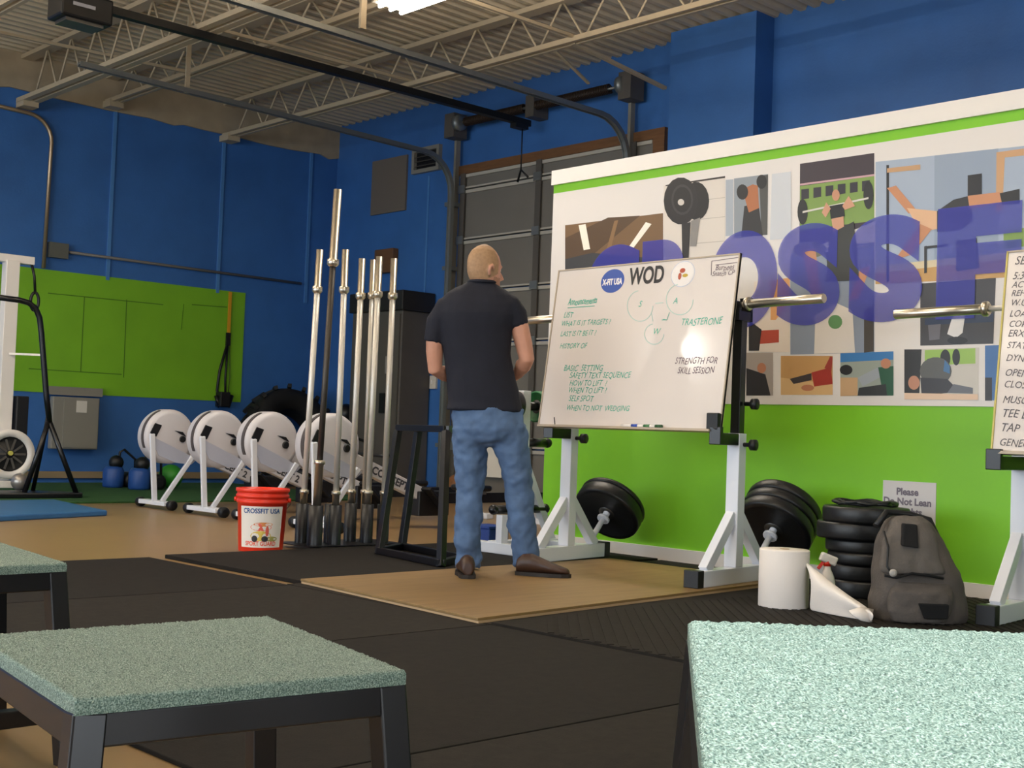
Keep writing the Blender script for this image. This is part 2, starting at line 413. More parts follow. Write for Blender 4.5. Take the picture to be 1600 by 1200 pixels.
joist(8.64, 4.55, 'tan steel roof joist nearest the blue back wall')
joist(7.0, 4.66, 'tan steel roof joist just behind the bright tube light')
joist(5.95, 4.45, 'tan steel roof joist crossing above the end of the left door track', .075)
joist(4.45, 4.5, 'tan steel roof joist beside the black opener motor in the top corner')
br = MB()
for xx, ya, yb, za, zb in ((-12.75, 4.45, 7.0, 4.6, 4.68), (-10.9, 5.95, 8.64, 4.6, 4.62), (-8.4, 4.45, 8.64, 4.58, 4.6)):
    b = thing('joist_bridging', {-12.75: 'thin bridging angle under the joists near the left wall', -10.9: 'thin bridging angle between joists over the garage door', -8.4: 'thin bridging angle between joists right of the tube light'}[xx], 'roof bracing', (xx, ya, za))
    MB().bar((xx, ya, za), (xx, yb, zb), .035, .03).build('angle', STEEL, b)
bz = thing('roof_brace', 'tan diagonal brace from last joist down to the back wall', 'roof bracing', (-8.45, 8.64, 4.55))
MB().bar((-8.45, 8.64, 4.56), (-8.55, 10.14, 4.46), .045, .03).build('brace_angle', STEEL, bz)
MB().bar((-8.75, 8.7, 4.56), (-8.95, 9.4, 4.42), .03, .02).build('brace_strap', STEEL, bz)

# conduits and wall boxes
def conduit(name, label, path, r, m): return tag(MB().tube(path, r, 8).build(name, m, org=path[0]), label, 'conduit')
cx = XL + .04
arc = [(cx, 6.29 - .3 + .3 * math.sin(a), 4.05 + .3 * math.cos(a)) for a in [PI / 14 * i for i in range(8)]]
conduit('conduit', 'bright metal conduit bending down the blue wall above the lime panel', [(cx, 5.0, 4.38)] + arc + [(cx, 6.27, 2.55)], .025, mat('conduit_metal', 'b09a80', .35, metal=.7))
conduit('conduit', 'thin grey horizontal conduit along the blue wall above the lime panel', [(cx, 6.36, 2.78), (cx, 9.9, 2.76)], .018, mat('conduit_dull', '6e6a66', .5))
tag(MB().bb((XL, 6.32, 2.69), (XL + .08, 6.55, 2.87)).build('junction_box', mat('box_dull', '5f6058', .5), org=(XL, 6.4, 2.69)), 'small dull junction box on the conduit beside lime panel', 'junction box')
eb = thing('electrical_panel', 'grey electrical panel with white card below the lime panel', 'electrical panel', (XL, 6.7, .4))
MB().bb((XL + .06, 6.42, .42), (XL + .16, 7.0, 1.04)).build('cabinet', GREYBOX, eb, bevel=.01)
MB().bb((XL + .16, 6.55, .44), (XL + .175, 6.98, 1.02)).build('door', GREYBOX, eb)
MB().bb((XL + .176, 6.70, .86), (XL + .18, 6.83, 1.0)).build('card', mat('paper_card', 'd9d4cc', .7), eb)
MB().bb((XL + .055, 6.36, 1.06), (XL + .12, 7.05, 1.16)).build('wireway', GREYBOX, eb)
tag(MB().bb((-13.94, YB - .03, 3.70), (-13.19, YB - .001, 4.44)).build('wall_panel', mat('panel_tan', '6f655c', .7), org=(-13.5, YB - .001, 3.7)), 'plain tan square panel high on the blue back wall', 'panel')
vt = thing('wall_vent', 'open louvred vent box high on the back wall beside the door track', 'vent', (-12.8, YB, 4.2))
fr = MB(); fr.bb((-13.05, YB - .06, 4.43), (-12.5, YB, 4.48)); fr.bb((-13.05, YB - .06, 4.15), (-12.5, YB, 4.2)); fr.bb((-13.05, YB - .06, 4.2), (-13.0, YB, 4.43)); fr.bb((-12.55, YB - .06, 4.2), (-12.5, YB, 4.43)); fr.build('frame', GREYBOX, vt)
MB().bb((-13.0, YB - .012, 4.2), (-12.55, YB - .002, 4.43)).build('dark_opening', BLACK_P, vt)
for z in (4.25, 4.31, 4.37): MB().box((-12.775, YB - .03, z), (.44, .045, .006), (.5, 0, 0)).build('louvre', DKGREY, vt)
tag(MB().bb((-13.72, YB - .1, 2.88), (-13.32, YB - .002, 3.2)).build('wooden_box', WOODTRIM, org=(-13.5, YB, 2.88), bevel=.01), 'small brown box fixed to back wall behind the barbells', 'box')
for xx, lab in ((-12.64, 'left pale switch plate on the back wall beside the door'), (-12.47, 'right pale switch plate on the back wall beside the door')):
    s_ = thing('switch_plate', lab, 'switch plate', (xx, YB, 1.33), 'switch plates by the overhead door')
    MB().bb((xx - .06, YB - .04, 1.33), (xx + .06, YB, 1.5)).build('plate', mat('switch_cream', 'cfc8bc', .5), s_, bevel=.006); MB().bb((xx - .012, YB - .055, 1.39), (xx + .012, YB - .04, 1.44)).build('toggle', WHITE, s_)
# dark grey cabinet standing against the back wall
cb = thing('metal_cabinet', 'tall dark grey metal cabinet behind the barbells', 'cabinet', (-13.0, 10.2, 0))
MB().bb((-13.6, 9.95, 0), (-12.55, 10.43, 2.3)).build('body', DKGREY, cb, bevel=.01)
MB().bb((-13.62, 9.9, 2.3), (-12.5, 10.43, 2.55)).build('top_housing', mat('cabinet_black', '221f1e', .5), cb, bevel=.01)
MB().bb((-13.1, 9.93, .1), (-12.58, 9.95, 2.25)).build('door', mat('cabinet_door', '55504b', .5), cb)
MB().bb((-12.83, 9.92, 1.5), (-12.68, 9.93, 1.72)).build('label_card', mat('grey_card', '8f8b86', .6), cb)
MB().bb((-12.9, 9.9, 1.0), (-12.8, 9.93, 1.25)).build('latch', BLACK_P, cb)
# ================================================================== FLOOR COVERINGS
def slab(name, pts, z0, z1, m, label, cat, group=None, bevel=.003):
    c = sum((V((*p, 0)) for p in pts), V()) / len(pts); c.z = z0
    a = sum(pts[i][0] * pts[(i + 1) % len(pts)][1] - pts[(i + 1) % len(pts)][0] * pts[i][1] for i in range(len(pts)))
    if a < 0: pts = pts[::-1]
    o = MB().prism([(x, y, z0) for x, y in pts], (0, 0, z1 - z0)).build(name, m, org=c, bevel=bevel)
    return tag(o, label, cat, group)
def rc(x0, y0, x1, y1): return [(x0, y0), (x1, y0), (x1, y1), (x0, y1)]
g = .004; xs = [-6.73, -5.29, -3.84, -2.4, -.96, .48, 1.92]
labs = ['black rubber mat in front row nearest the red bucket', 'black rubber mat in front row left of the plywood corner', 'black rubber mat in front row at the near corner of the plywood', 'black rubber mat in front row behind the right hand green box', 'black rubber mat in front row under the right hand green box', 'black rubber mat at the far right end of the front row']
for i in range(6): slab('rubber_mat', rc(xs[i] + g, 1.5, xs[i + 1] - g, 3.56), 0, .012, RUB if i % 2 else RUB2, labs[i], 'mat', 'black rubber floor mats')
slab('rubber_mat', rc(-6.73, 3.66, -5.345, 6.42), 0, .022, RUB2, 'black rubber mat under the tall black box frame', 'mat', 'black rubber floor mats')
slab('rubber_mat', rc(-5.335, 3.57, -3.845, 6.44), 0, .012, RUB, 'black rubber mat lying beneath the plywood sheet', 'mat', 'black rubber floor mats')
slab('rubber_mat', rc(-2.1, 3.57, 1.9, 6.44), 0, .018, RUB2, 'black rubber mat at the foot of the lime wall on the far right', 'mat', 'black rubber floor mats')
dm = thing('ridged_mat', 'black rubber mat with diagonal ridges right of the plywood sheet', 'mat', (-3.0, 5, 0))
MB().bb((-3.84, 3.57, 0), (-2.11, 6.44, .02)).build('base', RUB, dm)
rg = MB(); k = -1.4
while k < 2.9:
    a = V((-3.83, 3.6 + k + 1.7, .0205)); b = V((-2.12, 3.6 + k, .0205))
    lo, hi = 3.58, 6.43; d = b - a
    t0, t1 = 0, 1
    if a.y > hi: t0 = (hi - a.y) / d.y
    if b.y < lo: t1 = (lo - a.y) / d.y
    if t1 > t0: rg.bar(a + d * t0, a + d * t1, .026, .005)
    k += .062
o = rg.build('ridges', RUB, dm); o['kind'] = 'stuff'
pl = thing('plywood_platform', 'tan plywood lifting platform sheet the man stands on', 'platform', (-4.7, 4.8, .012))
q4 = [(-5.32, 3.64), (-3.88, 3.53), (-4.1, 6.02), (-5.4, 6.02)]
MB().prism([(x, y, .0225) for x, y in q4], (0, 0, .0125)).build('top_sheet', PLY, pl, bevel=.002)
MB().prism([(x * .999 - .003, y + .004, .012) for x, y in q4], (0, 0, .0105)).build('lower_sheet', PLYE, pl)
slab('artificial_turf', rc(XL + .02, -1, -11.35, 8.9), 0, .016, TURF, 'dark green artificial turf strip along the left wall', 'turf')
slab('exercise_mat', [(-9.3, 3.2), (-9.87, 4.83), (-11.29, 5.01), (-11.1, 3.2)], 0, .045, MATBLUE, 'blue exercise mat on the tan floor at the left edge', 'mat', bevel=.01)

# ================================================================== PARTITION WALL WITH BANNER
PY = 6.5; PX0, PX1, PT = -6.5, 2.95, 2.71
pw = MB().bb((PX0, PY, 0), (PX1, PY + .14, PT - .005)); pw = struct(pw.build('wall_partition', GREEN))
struct(MB().bb((PX0 - .01, PY - .018, 2.605), (PX1, PY + .155, PT)).build('trim_2', WHITE))
struct(MB().bb((PX0, PY - .02, 0), (PX1, PY, .09)).build('baseboard_partition', WHITE))
bn = thing('banner', 'long white printed banner of gym photos with large blue letters on the lime wall', 'banner', (-4.5, PY, 1.05))
BY = PY - .006
MB().bb((PX0 + .005, BY, 1.03), (PX1 - .6, PY - .0015, 2.544)).build('sheet', mat('banner_vinyl', 'e4deda', .35), bn)
_c = {}
def C(h): return mat('print_' + h, h, .4)
def photo(polys, k0=0):
    m = MB()
    for i, (col, pts) in enumerate(polys):
        y = BY - .0012 - (i + k0) * .00025
        if isinstance(pts[0], str):
            _, cx, cy, rx, ry = pts; pts = [(cx + rx * math.cos(a), cy + ry * math.sin(a)) for a in [2 * PI * j / 18 for j in range(18)]]
        P = [ony(x, yy, y) for x, yy in pts]
        ar = sum(P[j].x * P[(j + 1) % len(P)].z - P[(j + 1) % len(P)].x * P[j].z for j in range(len(P)))
        if ar < 0: P.reverse()
        m.poly(P, C(col))
    return m.build('photo', None, bn)
E_ = 'e'
photo([('7a5c3c', [(883, 352), (1036, 333), (1036, 420), (883, 440)]), ('5a432c', [(883, 372), (950, 340), (1000, 337), (900, 420), (883, 425)]), ('8c6a45', [(960, 345), (966, 344), (945, 425), (938, 425)]),
       ('3d3d3f', [(883, 405), (925, 395), (1036, 405), (1036, 420), (883, 440)]), ('fff6e6', [(904, 352), (915, 350), (922, 389), (912, 391)]), ('fff6e6', [(1009, 347), (1018, 350), (990, 387), (983, 385)])])
photo([('ddd4cb', [(1037, 290), (1133, 277), (1133, 405), (1037, 414)]), ('b9b0a6', [(1100, 312), (1133, 308), (1133, 309), (1100, 313)]), ('b9b0a6', [(1095, 342), (1133, 338), (1133, 339), (1095, 343)]), ('b9b0a6', [(1085, 380), (1133, 376), (1133, 377), (1085, 381)]),
       ('2c2421', [(1040, 289), (1133, 275), (1133, 278), (1040, 291)]), ('1d1b1c', (E_, 1088, 314, 20, 30)), ('232022', (E_, 1064, 314, 27, 37)), ('3a3638', (E_, 1066, 312, 17, 24)), ('1d1b1c', (E_, 1066, 312, 14, 20)), ('cfc8c0', (E_, 1064, 316, 5, 5)),
       ('2a2727', [(1065, 350), (1079, 347), (1076, 404), (1066, 405)]), ('8c8884', [(1080, 345), (1094, 340), (1088, 385), (1078, 385)])])
photo([('a8b0bb', [(1134, 281), (1146, 280), (1146, 368), (1134, 369)]), ('8f979f', [(1147, 279), (1200, 272), (1199, 367), (1147, 372)]), ('4f4e4c', [(1186, 275), (1200, 273), (1199, 367), (1190, 367)]), ('2b2a2b', [(1163, 322), (1185, 318), (1192, 368), (1158, 370)]),
       ('b06d45', [(1160, 296), (1176, 288), (1184, 290), (1186, 325), (1170, 332)]), ('252323', (E_, 1160, 300, 9, 12)), ('1f1e20', (E_, 1190, 284, 8, 11)), ('cdd0d6', [(1206, 272), (1236, 268), (1236, 372), (1203, 375)])])
fr_ = [('3a2f38', [(1250, 256), (1366, 239), (1366, 345), (1249, 398)]), ('7f9c4c', [(1250, 291), (1366, 275), (1366, 345), (1250, 360)]), ('c9a0a8', [(1250, 287), (1366, 272), (1366, 275), (1250, 290)])]
for i in range(6): fr_.append(('2d2a33', [(1252 + i * 19, 296 - i * 2.6), (1264 + i * 19, 294.5 - i * 2.6), (1264 + i * 19, 310 - i * 2.6), (1252 + i * 19, 312 - i * 2.6)]))
fr_ += [('1f2020', (E_, 1254, 331, 8, 20)), ('1f2020', (E_, 1357, 305, 8, 22)), ('d7d2c8', [(1254, 330), (1357, 308), (1357, 311), (1254, 333)]), ('c78f70', (E_, 1306, 305, 6, 9)), ('17161a', [(1296, 322), (1318, 318), (1320, 338), (1298, 342)]), ('cf9a7c', [(1299, 342), (1318, 338), (1319, 358), (1302, 362)]),
        ('cf9a7c', [(1284, 332), (1291, 316), (1298, 326), (1290, 340)]), ('cf9a7c', [(1316, 322), (1326, 306), (1336, 322), (1320, 328)]), ('33332f', [(1296, 366), (1334, 346), (1342, 438), (1290, 440)])]
photo(fr_)
photo([('a5b2c5', [(1368, 253), (1600, 228), (1600, 432), (1368, 444)]), ('93a1b5', [(1460, 243), (1560, 232), (1560, 395), (1460, 405)]), ('d8c8a6', [(1368, 416), (1440, 408), (1600, 392), (1600, 404), (1368, 427)]), ('c79b5c', [(1368, 427), (1600, 402), (1600, 432), (1368, 444)]),
       ('c99d72', [(1557, 238), (1600, 232), (1600, 243), (1570, 246), (1566, 330), (1556, 332)]), ('7d9a48', [(1568, 360), (1600, 356), (1600, 385), (1568, 389)]), ('1b1b1e', [(1385, 258), (1389, 258), (1389, 440), (1385, 440)]), ('c49b72', [(1386, 263), (1438, 257), (1438, 265), (1386, 270)]),
       ('c88a62', [(1386, 294), (1400, 290), (1430, 326), (1420, 334)]), ('e0b48e', [(1417, 325), (1466, 330), (1464, 358), (1438, 362)]), ('c88a62', [(1438, 350), (1456, 358), (1424, 398), (1398, 406)]), ('2d2c2e', [(1464, 330), (1490, 312), (1514, 306), (1520, 345), (1500, 360), (1464, 362)]),
       ('c98c66', [(1512, 306), (1562, 300), (1566, 316), (1515, 326)]), ('1d1c1e', [(1562, 302), (1593, 295), (1593, 318), (1566, 320)]), ('232225', [(1512, 274), (1534, 271), (1534, 303), (1512, 306)]), ('29282a', [(1444, 385), (1448, 384), (1448, 426), (1444, 427)]), ('29282a', [(1444, 385), (1480, 381), (1480, 385), (1444, 389)]),
       ('333235', [(1494, 376), (1526, 372), (1530, 418), (1494, 424)])])
photo([('8b95a6', [(1235, 397), (1366, 378), (1366, 551), (1235, 554)]), ('2f302d', [(1290, 392), (1342, 380), (1335, 432), (1295, 436)]), ('b8b4ac', [(1240, 398), (1355, 382), (1355, 385), (1240, 401)]), ('6d6d5a', (E_, 1265, 390, 26, 13)), ('c68a64', [(1254, 392), (1274, 388), (1283, 462), (1268, 464)]),
       ('c68a64', [(1344, 420), (1360, 416), (1342, 466), (1326, 470)]), ('dcd4cc', [(1274, 492), (1308, 474), (1332, 485), (1336, 551), (1272, 553)]), ('5f8f5c', (E_, 1305, 503, 11, 11)), ('4b4643', [(1350, 484), (1365, 480), (1365, 549), (1350, 551)])])
photo([('e6d8cc', [(1178, 440), (1234, 434), (1234, 550), (1178, 550)]), ('e2a468', [(1204, 438), (1234, 434), (1234, 472), (1212, 500), (1204, 500)]), ('b84a38', [(1180, 517), (1217, 515), (1217, 535), (1180, 538)]), ('2c2a2c', [(1170, 500), (1190, 515), (1186, 548), (1170, 548)])])
photo([('3d3b3e', [(1438, 443), (1556, 434), (1552, 537), (1438, 540)]), ('23324f', [(1445, 498), (1552, 490), (1552, 503), (1445, 508)]), ('c99078', (E_, 1498, 497, 9, 7)), ('e5e3e4', [(1488, 495), (1508, 492), (1504, 520), (1494, 528), (1480, 522)]), ('18171a', (E_, 1496, 532, 16, 6)), ('6a6870', [(1450, 508), (1470, 506), (1468, 530), (1452, 532)])])
photo([('a59a93', [(1166, 551), (1208, 551), (1208, 618), (1166, 618)]), ('2a282b', [(1166, 575), (1196, 585), (1204, 618), (1166, 618)]), ('b87a5c', (E_, 1190, 575, 7, 8))])
photo([('c0945e', [(1220, 556), (1301, 556), (1301, 617), (1220, 617)]), ('d7b07c', [(1220, 590), (1301, 600), (1301, 617), (1220, 617)]), ('a4342a', [(1268, 582), (1298, 574), (1301, 600), (1272, 604)]), ('3c3436', [(1234, 592), (1268, 583), (1268, 594), (1240, 600)]), ('b87858', (E_, 1262, 606, 10, 5)), ('9c3a30', [(1288, 575), (1297, 557), (1301, 558), (1299, 580)])])
photo([('9aa298', [(1313, 552), (1396, 549), (1396, 618), (1313, 619)]), ('3c7ab6', [(1313, 552), (1396, 549), (1396, 562), (1313, 566)]), ('26262a', (E_, 1322, 578, 10, 8)), ('c9a47c', [(1313, 590), (1340, 590), (1340, 618), (1313, 619)]), ('9da4ac', [(1340, 590), (1372, 574), (1378, 588), (1348, 604)]), ('2d5a44', [(1372, 574), (1396, 572), (1396, 618), (1380, 618)]), ('c08466', (E_, 1384, 568, 8, 8)), ('34363a', [(1342, 606), (1384, 600), (1386, 618), (1340, 618)])])
photo([('cfcac2', [(1413, 546), (1530, 543), (1528, 625), (1413, 624)]), ('9cc25a', [(1445, 547), (1524, 544), (1524, 568), (1445, 571)]), ('2b2b2c', [(1413, 546), (1440, 546), (1436, 624), (1413, 624)]), ('1f1f20', (E_, 1477, 560, 8, 14)), ('1f1f20', (E_, 1494, 558, 6, 13)), ('5d5e5c', (E_, 1462, 580, 25, 22)), ('35343a', [(1438, 590), (1480, 592), (1500, 612), (1440, 618)]), ('6c6f78', [(1490, 600), (1520, 606), (1520, 615), (1480, 614)]), ('c18a70', (E_, 1428, 598, 9, 11)), ('4a78a8', [(1476, 562), (1484, 572), (1484, 584), (1474, 580)]), ('e7c8ae', [(1413, 614), (1528, 616), (1528, 625), (1413, 624)])])
photo([('4672ac', [(1539, 540), (1562, 539), (1560, 626), (1539, 625)]), ('2f2c30', [(1539, 590), (1550, 590), (1550, 626), (1539, 626)])])
LETTER = mat('letter_blue', '3a3fb8', .4, alpha=.62)
zt, zb_ = 2.118, 1.505
for ch, xa, xb in (('C', 915, 997), ('R', 1001, 1092), ('O', 1108, 1213), ('S', 1213, 1311), ('S', 1325, 1440), ('F', 1462, 1594)):
    a = ony(xa, 480, BY - .008); b = ony(xb, 480, BY - .008)
    text('letter', ch, .5, LETTER, bn, (a.x, BY - .008, zb_), (1, 0, 0), (0, 0, 1), fit=(b.x - a.x, zt - zb_), offset=.035)
# sign
sg = thing('paper_sign', 'white paper sign about weights taped to the lime wall behind the backpack', 'sign', (-3.55, PY, .3))
a, b = ony(1380, 750, PY - .004), ony(1461, 838, PY - .004)
MB().bb((a.x, PY - .004, b.z - .05), (b.x, PY - .001, a.z)).build('sheet', mat('sign_paper', 'd4d0d0', .6), sg)
INK = mat('sign_ink', '77707c', .7)
cxs = (a.x + b.x) / 2; w_ = b.x - a.x
for i, tx in enumerate(('Please', 'Do Not Lean', 'Weights', 'On Wall')):
    text('lettering', tx, .054, INK, sg, (cxs - .01, PY - .0055, a.z - .076 - i * .055), (1, 0, 0), (0, 0, 1), 'CENTER', offset=.002)

# ================================================================== SQUAT STANDS
def stand(x, y, rz, label, hz=0.0, hy=0.0):
    t = thing('squat_stand', label, 'squat stand', (x, y, .0), 'white squat stands', rz, local=True)
    z0 = .012 if x < -5 else .02
    z0 = .035 if x < -3.9 else .02
    MB().bb((-.04, -.4, z0), (.04, .4, z0 + .085)).build('foot', WHITE_M, t, bevel=.004)
    for s in (-1, 1): MB().bb((-.044, s * .4 - .03, z0 - .001), (.044, s * .4 + .03, z0 + .09)).build('end_cap', BLACK_P, t, bevel=.004)
    MB().bb((-.038, -.038, z0 + .085), (.038, .038, .84)).build('post', WHITE_M, t, bevel=.004)
    for s in (-1, 1): MB().bar((0, s * .3, z0 + .08), (0, s * .03, .40), .06, .05, up=(1, 0, 0)).build('brace', WHITE_M, t, bevel=.003)
    MB().bb((-.028, -.028, .84), (.028, .028, 1.5)).build('inner_post', BLACK, t, bevel=.003)
    h = MB(); h.bb((-.035, -.22 - hy, .775 - hz), (.035, -.04, .838 - hz)); h.bb((-.035, -.235 - hy, .775 - hz), (.035, -.205 - hy, .87 - hz)); h.build('hook', BLACK, t, bevel=.004)
    u = MB(); u.bb((-.035, -.06, 1.45), (.035, .07, 1.5)); u.bb((-.035, .05, 1.45), (.035, .07, 1.58)); u.bb((-.035, -.075, 1.45), (.035, -.055, 1.55)); u.build('bar_cup', BLACK, t)
    for z in (.78, 1.0): MB().lathe([(.012, 0), (.012, .04), (.03, .045), (.03, .075), (.012, .08)], (.036, .01, z), (1, 0, .0), 14).build('knob', BLACK_P, t)
    pg = MB().tube([(.0, .26, z0 + .10), (.0, .40, z0 + .23)], .018, 10); pg.build('plate_peg', WHITE_M, t)
    MB().lathe([(.04, 0), (.042, .004), (.042, .014), (.03, .02)], (.0, .40, z0 + .23), (0, .73, .68), 16).build('peg_flange', WHITE_M, t)
    MB().tube([(.0, .41, z0 + .24), (.0, .55, z0 + .37)], .022, 10).build('peg_sleeve', WHITE_M, t)
    return t
stand(-5.46, 5.68, .16, 'white squat stand under the left end of the writing board')
stand(-4.17, 5.64, .12, 'white squat stand under the right end of the writing board')
stand(-2.70, 5.88, .1, 'white squat stand at the right edge beside the grey backpack', .065, .14)
stand(-1.42, 5.88, .1, 'white squat stand under the far end of the right hand board', .065, .14)

# ================================================================== WHITEBOARDS
BOARD = mat('whiteboard_gloss', 'e3dad4', .12, spec=.5)
ALU = mat('tan_frame', 'b9a994', .4)
def wboard(name, x0, x1, zb, zt, yb, yt, label):
    t = thing(name, label, 'whiteboard', ((x0 + x1) / 2, yb, zb))
    up = V((0, yt - yb, zt - zb)); h = up.length; up.normalize(); nr = V((0, -up.z, up.y))
    O = V((x0, yb, zb)); w = x1 - x0
    def pt(u, v, d=0): return O + V((u, 0, 0)) + up * v + nr * d
    def slabp(u0, v0, u1, v1, d0, d1): return [pt(u, v, d) for d in (d0, d1) for u, v in ((u0, v0), (u1, v0), (u1, v1), (u0, v1))]
    F8 = [(0, 1, 2, 3), (7, 6, 5, 4), (4, 5, 1, 0), (5, 6, 2, 1), (6, 7, 3, 2), (7, 4, 0, 3)]
    MB().add(slabp(0, 0, w, h, -.012, 0), [f[::-1] for f in F8]).build('panel', BOARD, t)
    fw = .008
    for a in ((0, 0, w, fw), (0, h - fw, w, h), (0, 0, fw, h), (w - fw, 0, w, h)):
        MB().add(slabp(*a, -.014, .006), [f[::-1] for f in F8]).build('frame_rail', ALU, t)
    MB().add(slabp(.04, -.012, w - .04, 0.0, -.01, .05), [f[::-1] for f in F8]).build('tray', ALU, t)
    return t, pt, up, nr, h, w
WT, wp, wup, wn_, wh, ww = wboard('whiteboard', -5.50, -4.13, .85, 1.81, 5.44, 5.57, 'large whiteboard with teal writing held on two white squat stands')
def bpx(x, y):                       # point of the big board seen at a place of the photograph
    r = ray(x, y); o = wp(0, 0, .0015); t = (o - EYE).dot(wn_) / r.dot(wn_); p = EYE + r * t - o
    return p.x, p.dot(wup)
TEAL = mat('marker_teal', '4fb59c', .6); PURP = mat('marker_plum', '6d5a63', .6); LOGO = mat('logo_blue', '2d51a8', .4); CHAR = mat('charcoal_print', '2c2a2c', .5); FAINT = mat('marker_faint', 'b9d6cc', .6)
el = MB()
a = bpx(957, 439); el.add([wp(a[0] + .092 * math.cos(t), a[1] + .072 * math.sin(t), .0012) for t in [2 * PI * j / 32 for j in range(32)]], [list(range(31, -1, -1))]); el.build('logo_ellipse', LOGO, WT)
text('lettering', 'X-FIT USA', .05, mat('logo_white', 'f2eeee', .4), WT, wp(a[0], a[1] - .022, .002), (1, 0, 0), wup, 'CENTER', offset=.0025, sx=.68)
p0, p1 = bpx(981, 446), bpx(1036, 440)
text('lettering', 'WOD', .13, CHAR, WT, wp(p0[0], p0[1], .002), (1, 0, 0), wup, fit=(p1[0] - p0[0], .105), offset=.004)
lg = MB(); a = bpx(1067, 428)
def disc(mb, u, v, ru, rv, d, m, n=20): mb.add([wp(u + ru * math.cos(t), v + rv * math.sin(t), d) for t in [2 * PI * j / n for j in range(n)]], [list(range(n - 1, -1, -1))], m)
disc(lg, a[0], a[1], .085, .075, .001, mat('logo_ring', 'b9c4dc', .5)); disc(lg, a[0], a[1], .082, .072, .0013, mat('logo_field', 'ece6e2', .5))
disc(lg, a[0] - .005, a[1] + .02, .02, .014, .0018, mat('logo_red', 'b5533a', .5)); disc(lg, a[0] + .018, a[1] - .01, .02, .01, .002, mat('logo_yellow', 'c9a83c', .5)); disc(lg, a[0] - .02, a[1] - .012, .012, .02, .0022, mat('logo_red', 'b5533a', .5))
lg.build('round_logo', None, WT)
def hand(tx, x, y, s, m, **k):
    u = bpx(x, y); text('handwriting', tx, s, m, WT, wp(u[0], u[1], .0015), (1, 0, 0), wup, shear=.25, wob=.05, **k)
hand('Announcements', 887, 477, .058, TEAL, sx=.62, offset=.001)
for tx, x, y, s in (('LIST', 880, 497, .05), ('WHAT IS IT TARGETS ?', 876, 510, .046), ('LAST IS IT BE IT ?', 875, 526, .046), ('HISTORY OF', 874, 545, .046), ('BASIC  SETTING', 880, 580, .052), ('SAFETY TEXT SEQUENCE', 889, 591, .05), ('HOW TO LIFT  ?', 889, 603, .048), ('WHEN TO LIFT ?', 887, 614, .048), ('SELF SPOT', 888, 627, .05), ('WHEN TO NOT  WEDGING', 884, 641, .046)):
    hand(tx, x, y, s, TEAL, sx=.86)
hand('TRASTERONE', 1063, 509, .056, TEAL, sx=.82)
for tx, x, y in (('S', 997, 480), ('A', 1051, 475), ('W', 1019, 523)): hand(tx, x, y, .05, TEAL)
hand('STRENGTH FOR', 1054, 569, .052, PURP, sx=.78); hand('SKILL SESSION', 1058, 584, .052, PURP, sx=.76)
hand('Burpees', 1117, 423, .045, PURP, sx=.85); hand('Snatch CP', 1112, 432, .04, PURP, sx=.9)
st = MB()
def stroke(pts, m, w=.004):
    P = [wp(*bpx(*p), .0015) for p in pts]
    for p, q in zip(P, P[1:]):
        if (q - p).length > 1e-4: st.bar(p, q, .001, w, m, up=(q - p).cross(wn_))
for cx_, cy_, rx, ry in ((1000, 478, 20, 24), (1062, 468, 21, 24), (1022, 522, 15, 16)):
    stroke([(cx_ + rx * math.cos(2 * PI * j / 22), cy_ + ry * math.sin(2 * PI * j / 22)) for j in range(17)], FAINT)
stroke([(887, 481), (929, 478)], TEAL); stroke([(1024, 474), (1036, 473)], FAINT); stroke([(1018, 490), (1020, 502)], FAINT); stroke([(1046, 488), (1042, 500), (1034, 500)], TEAL, .003); stroke([(1036, 499), (1042, 500)], TEAL)
stroke([(1112, 408), (1154, 402)], PURP, .003); stroke([(1112, 408), (1111, 430)], PURP, .003); stroke([(1118, 414), (1152, 410)], PURP, .003)
stroke([(866, 652), (867, 663)], CHAR, .007)
stroke([(1106, 661), (1128, 659)], PURP, .004); stroke([(1108, 665), (1126, 664)], PURP, .004)
st.build('marker_strokes', None, WT)
WB2, wp2, up2, n2_, h2, w2 = wboard('whiteboard', -2.70, -1.33, .79, 1.72, 5.56, 5.68, 'tall whiteboard of black handwritten terms cut by the right edge')
[c for c in WB2.children if c.name.startswith('frame_rail')][2].data.materials[0] = mat('frame_yellow', 'c9b860', .4)
INKB = mat('marker_black', '5a565a', .6)
rows = [(1578, 415, 'SERVICES', .07), (1571, 438, '5:30-', .06), (1569, 451, 'ACTIVE', .052), (1567, 464, 'REHAB', .05), (1566, 479, 'W.U. /', .052), (1564, 496, 'LOAD', .052), (1561, 512, 'CORE / C', .052), (1560, 527, 'ERX', .056), (1558, 545, 'STATIC', .052), (1556, 565, 'DYNAMIC', .054), (1554, 588, 'OPEN', .056), (1552, 606, 'CLOSED', .056), (1548, 630, 'MUSCLES', .058), (1547, 652, 'TEE DOUT', .066), (1545, 674, 'TAP TONS', .066), (1543, 696, 'GENERIC W', .058)]
for x, y, tx, s in rows:
    r = ray(x, y); o = wp2(0, 0, .0015); t = (o - EYE).dot(n2_) / r.dot(n2_); p = EYE + r * t - o
    text('handwriting', tx, s * .82, INKB, WB2, wp2(max(p.x + .02, .035), p.dot(up2), .0015), (1, 0, 0), up2, shear=.3, wob=.05, sx=.9)
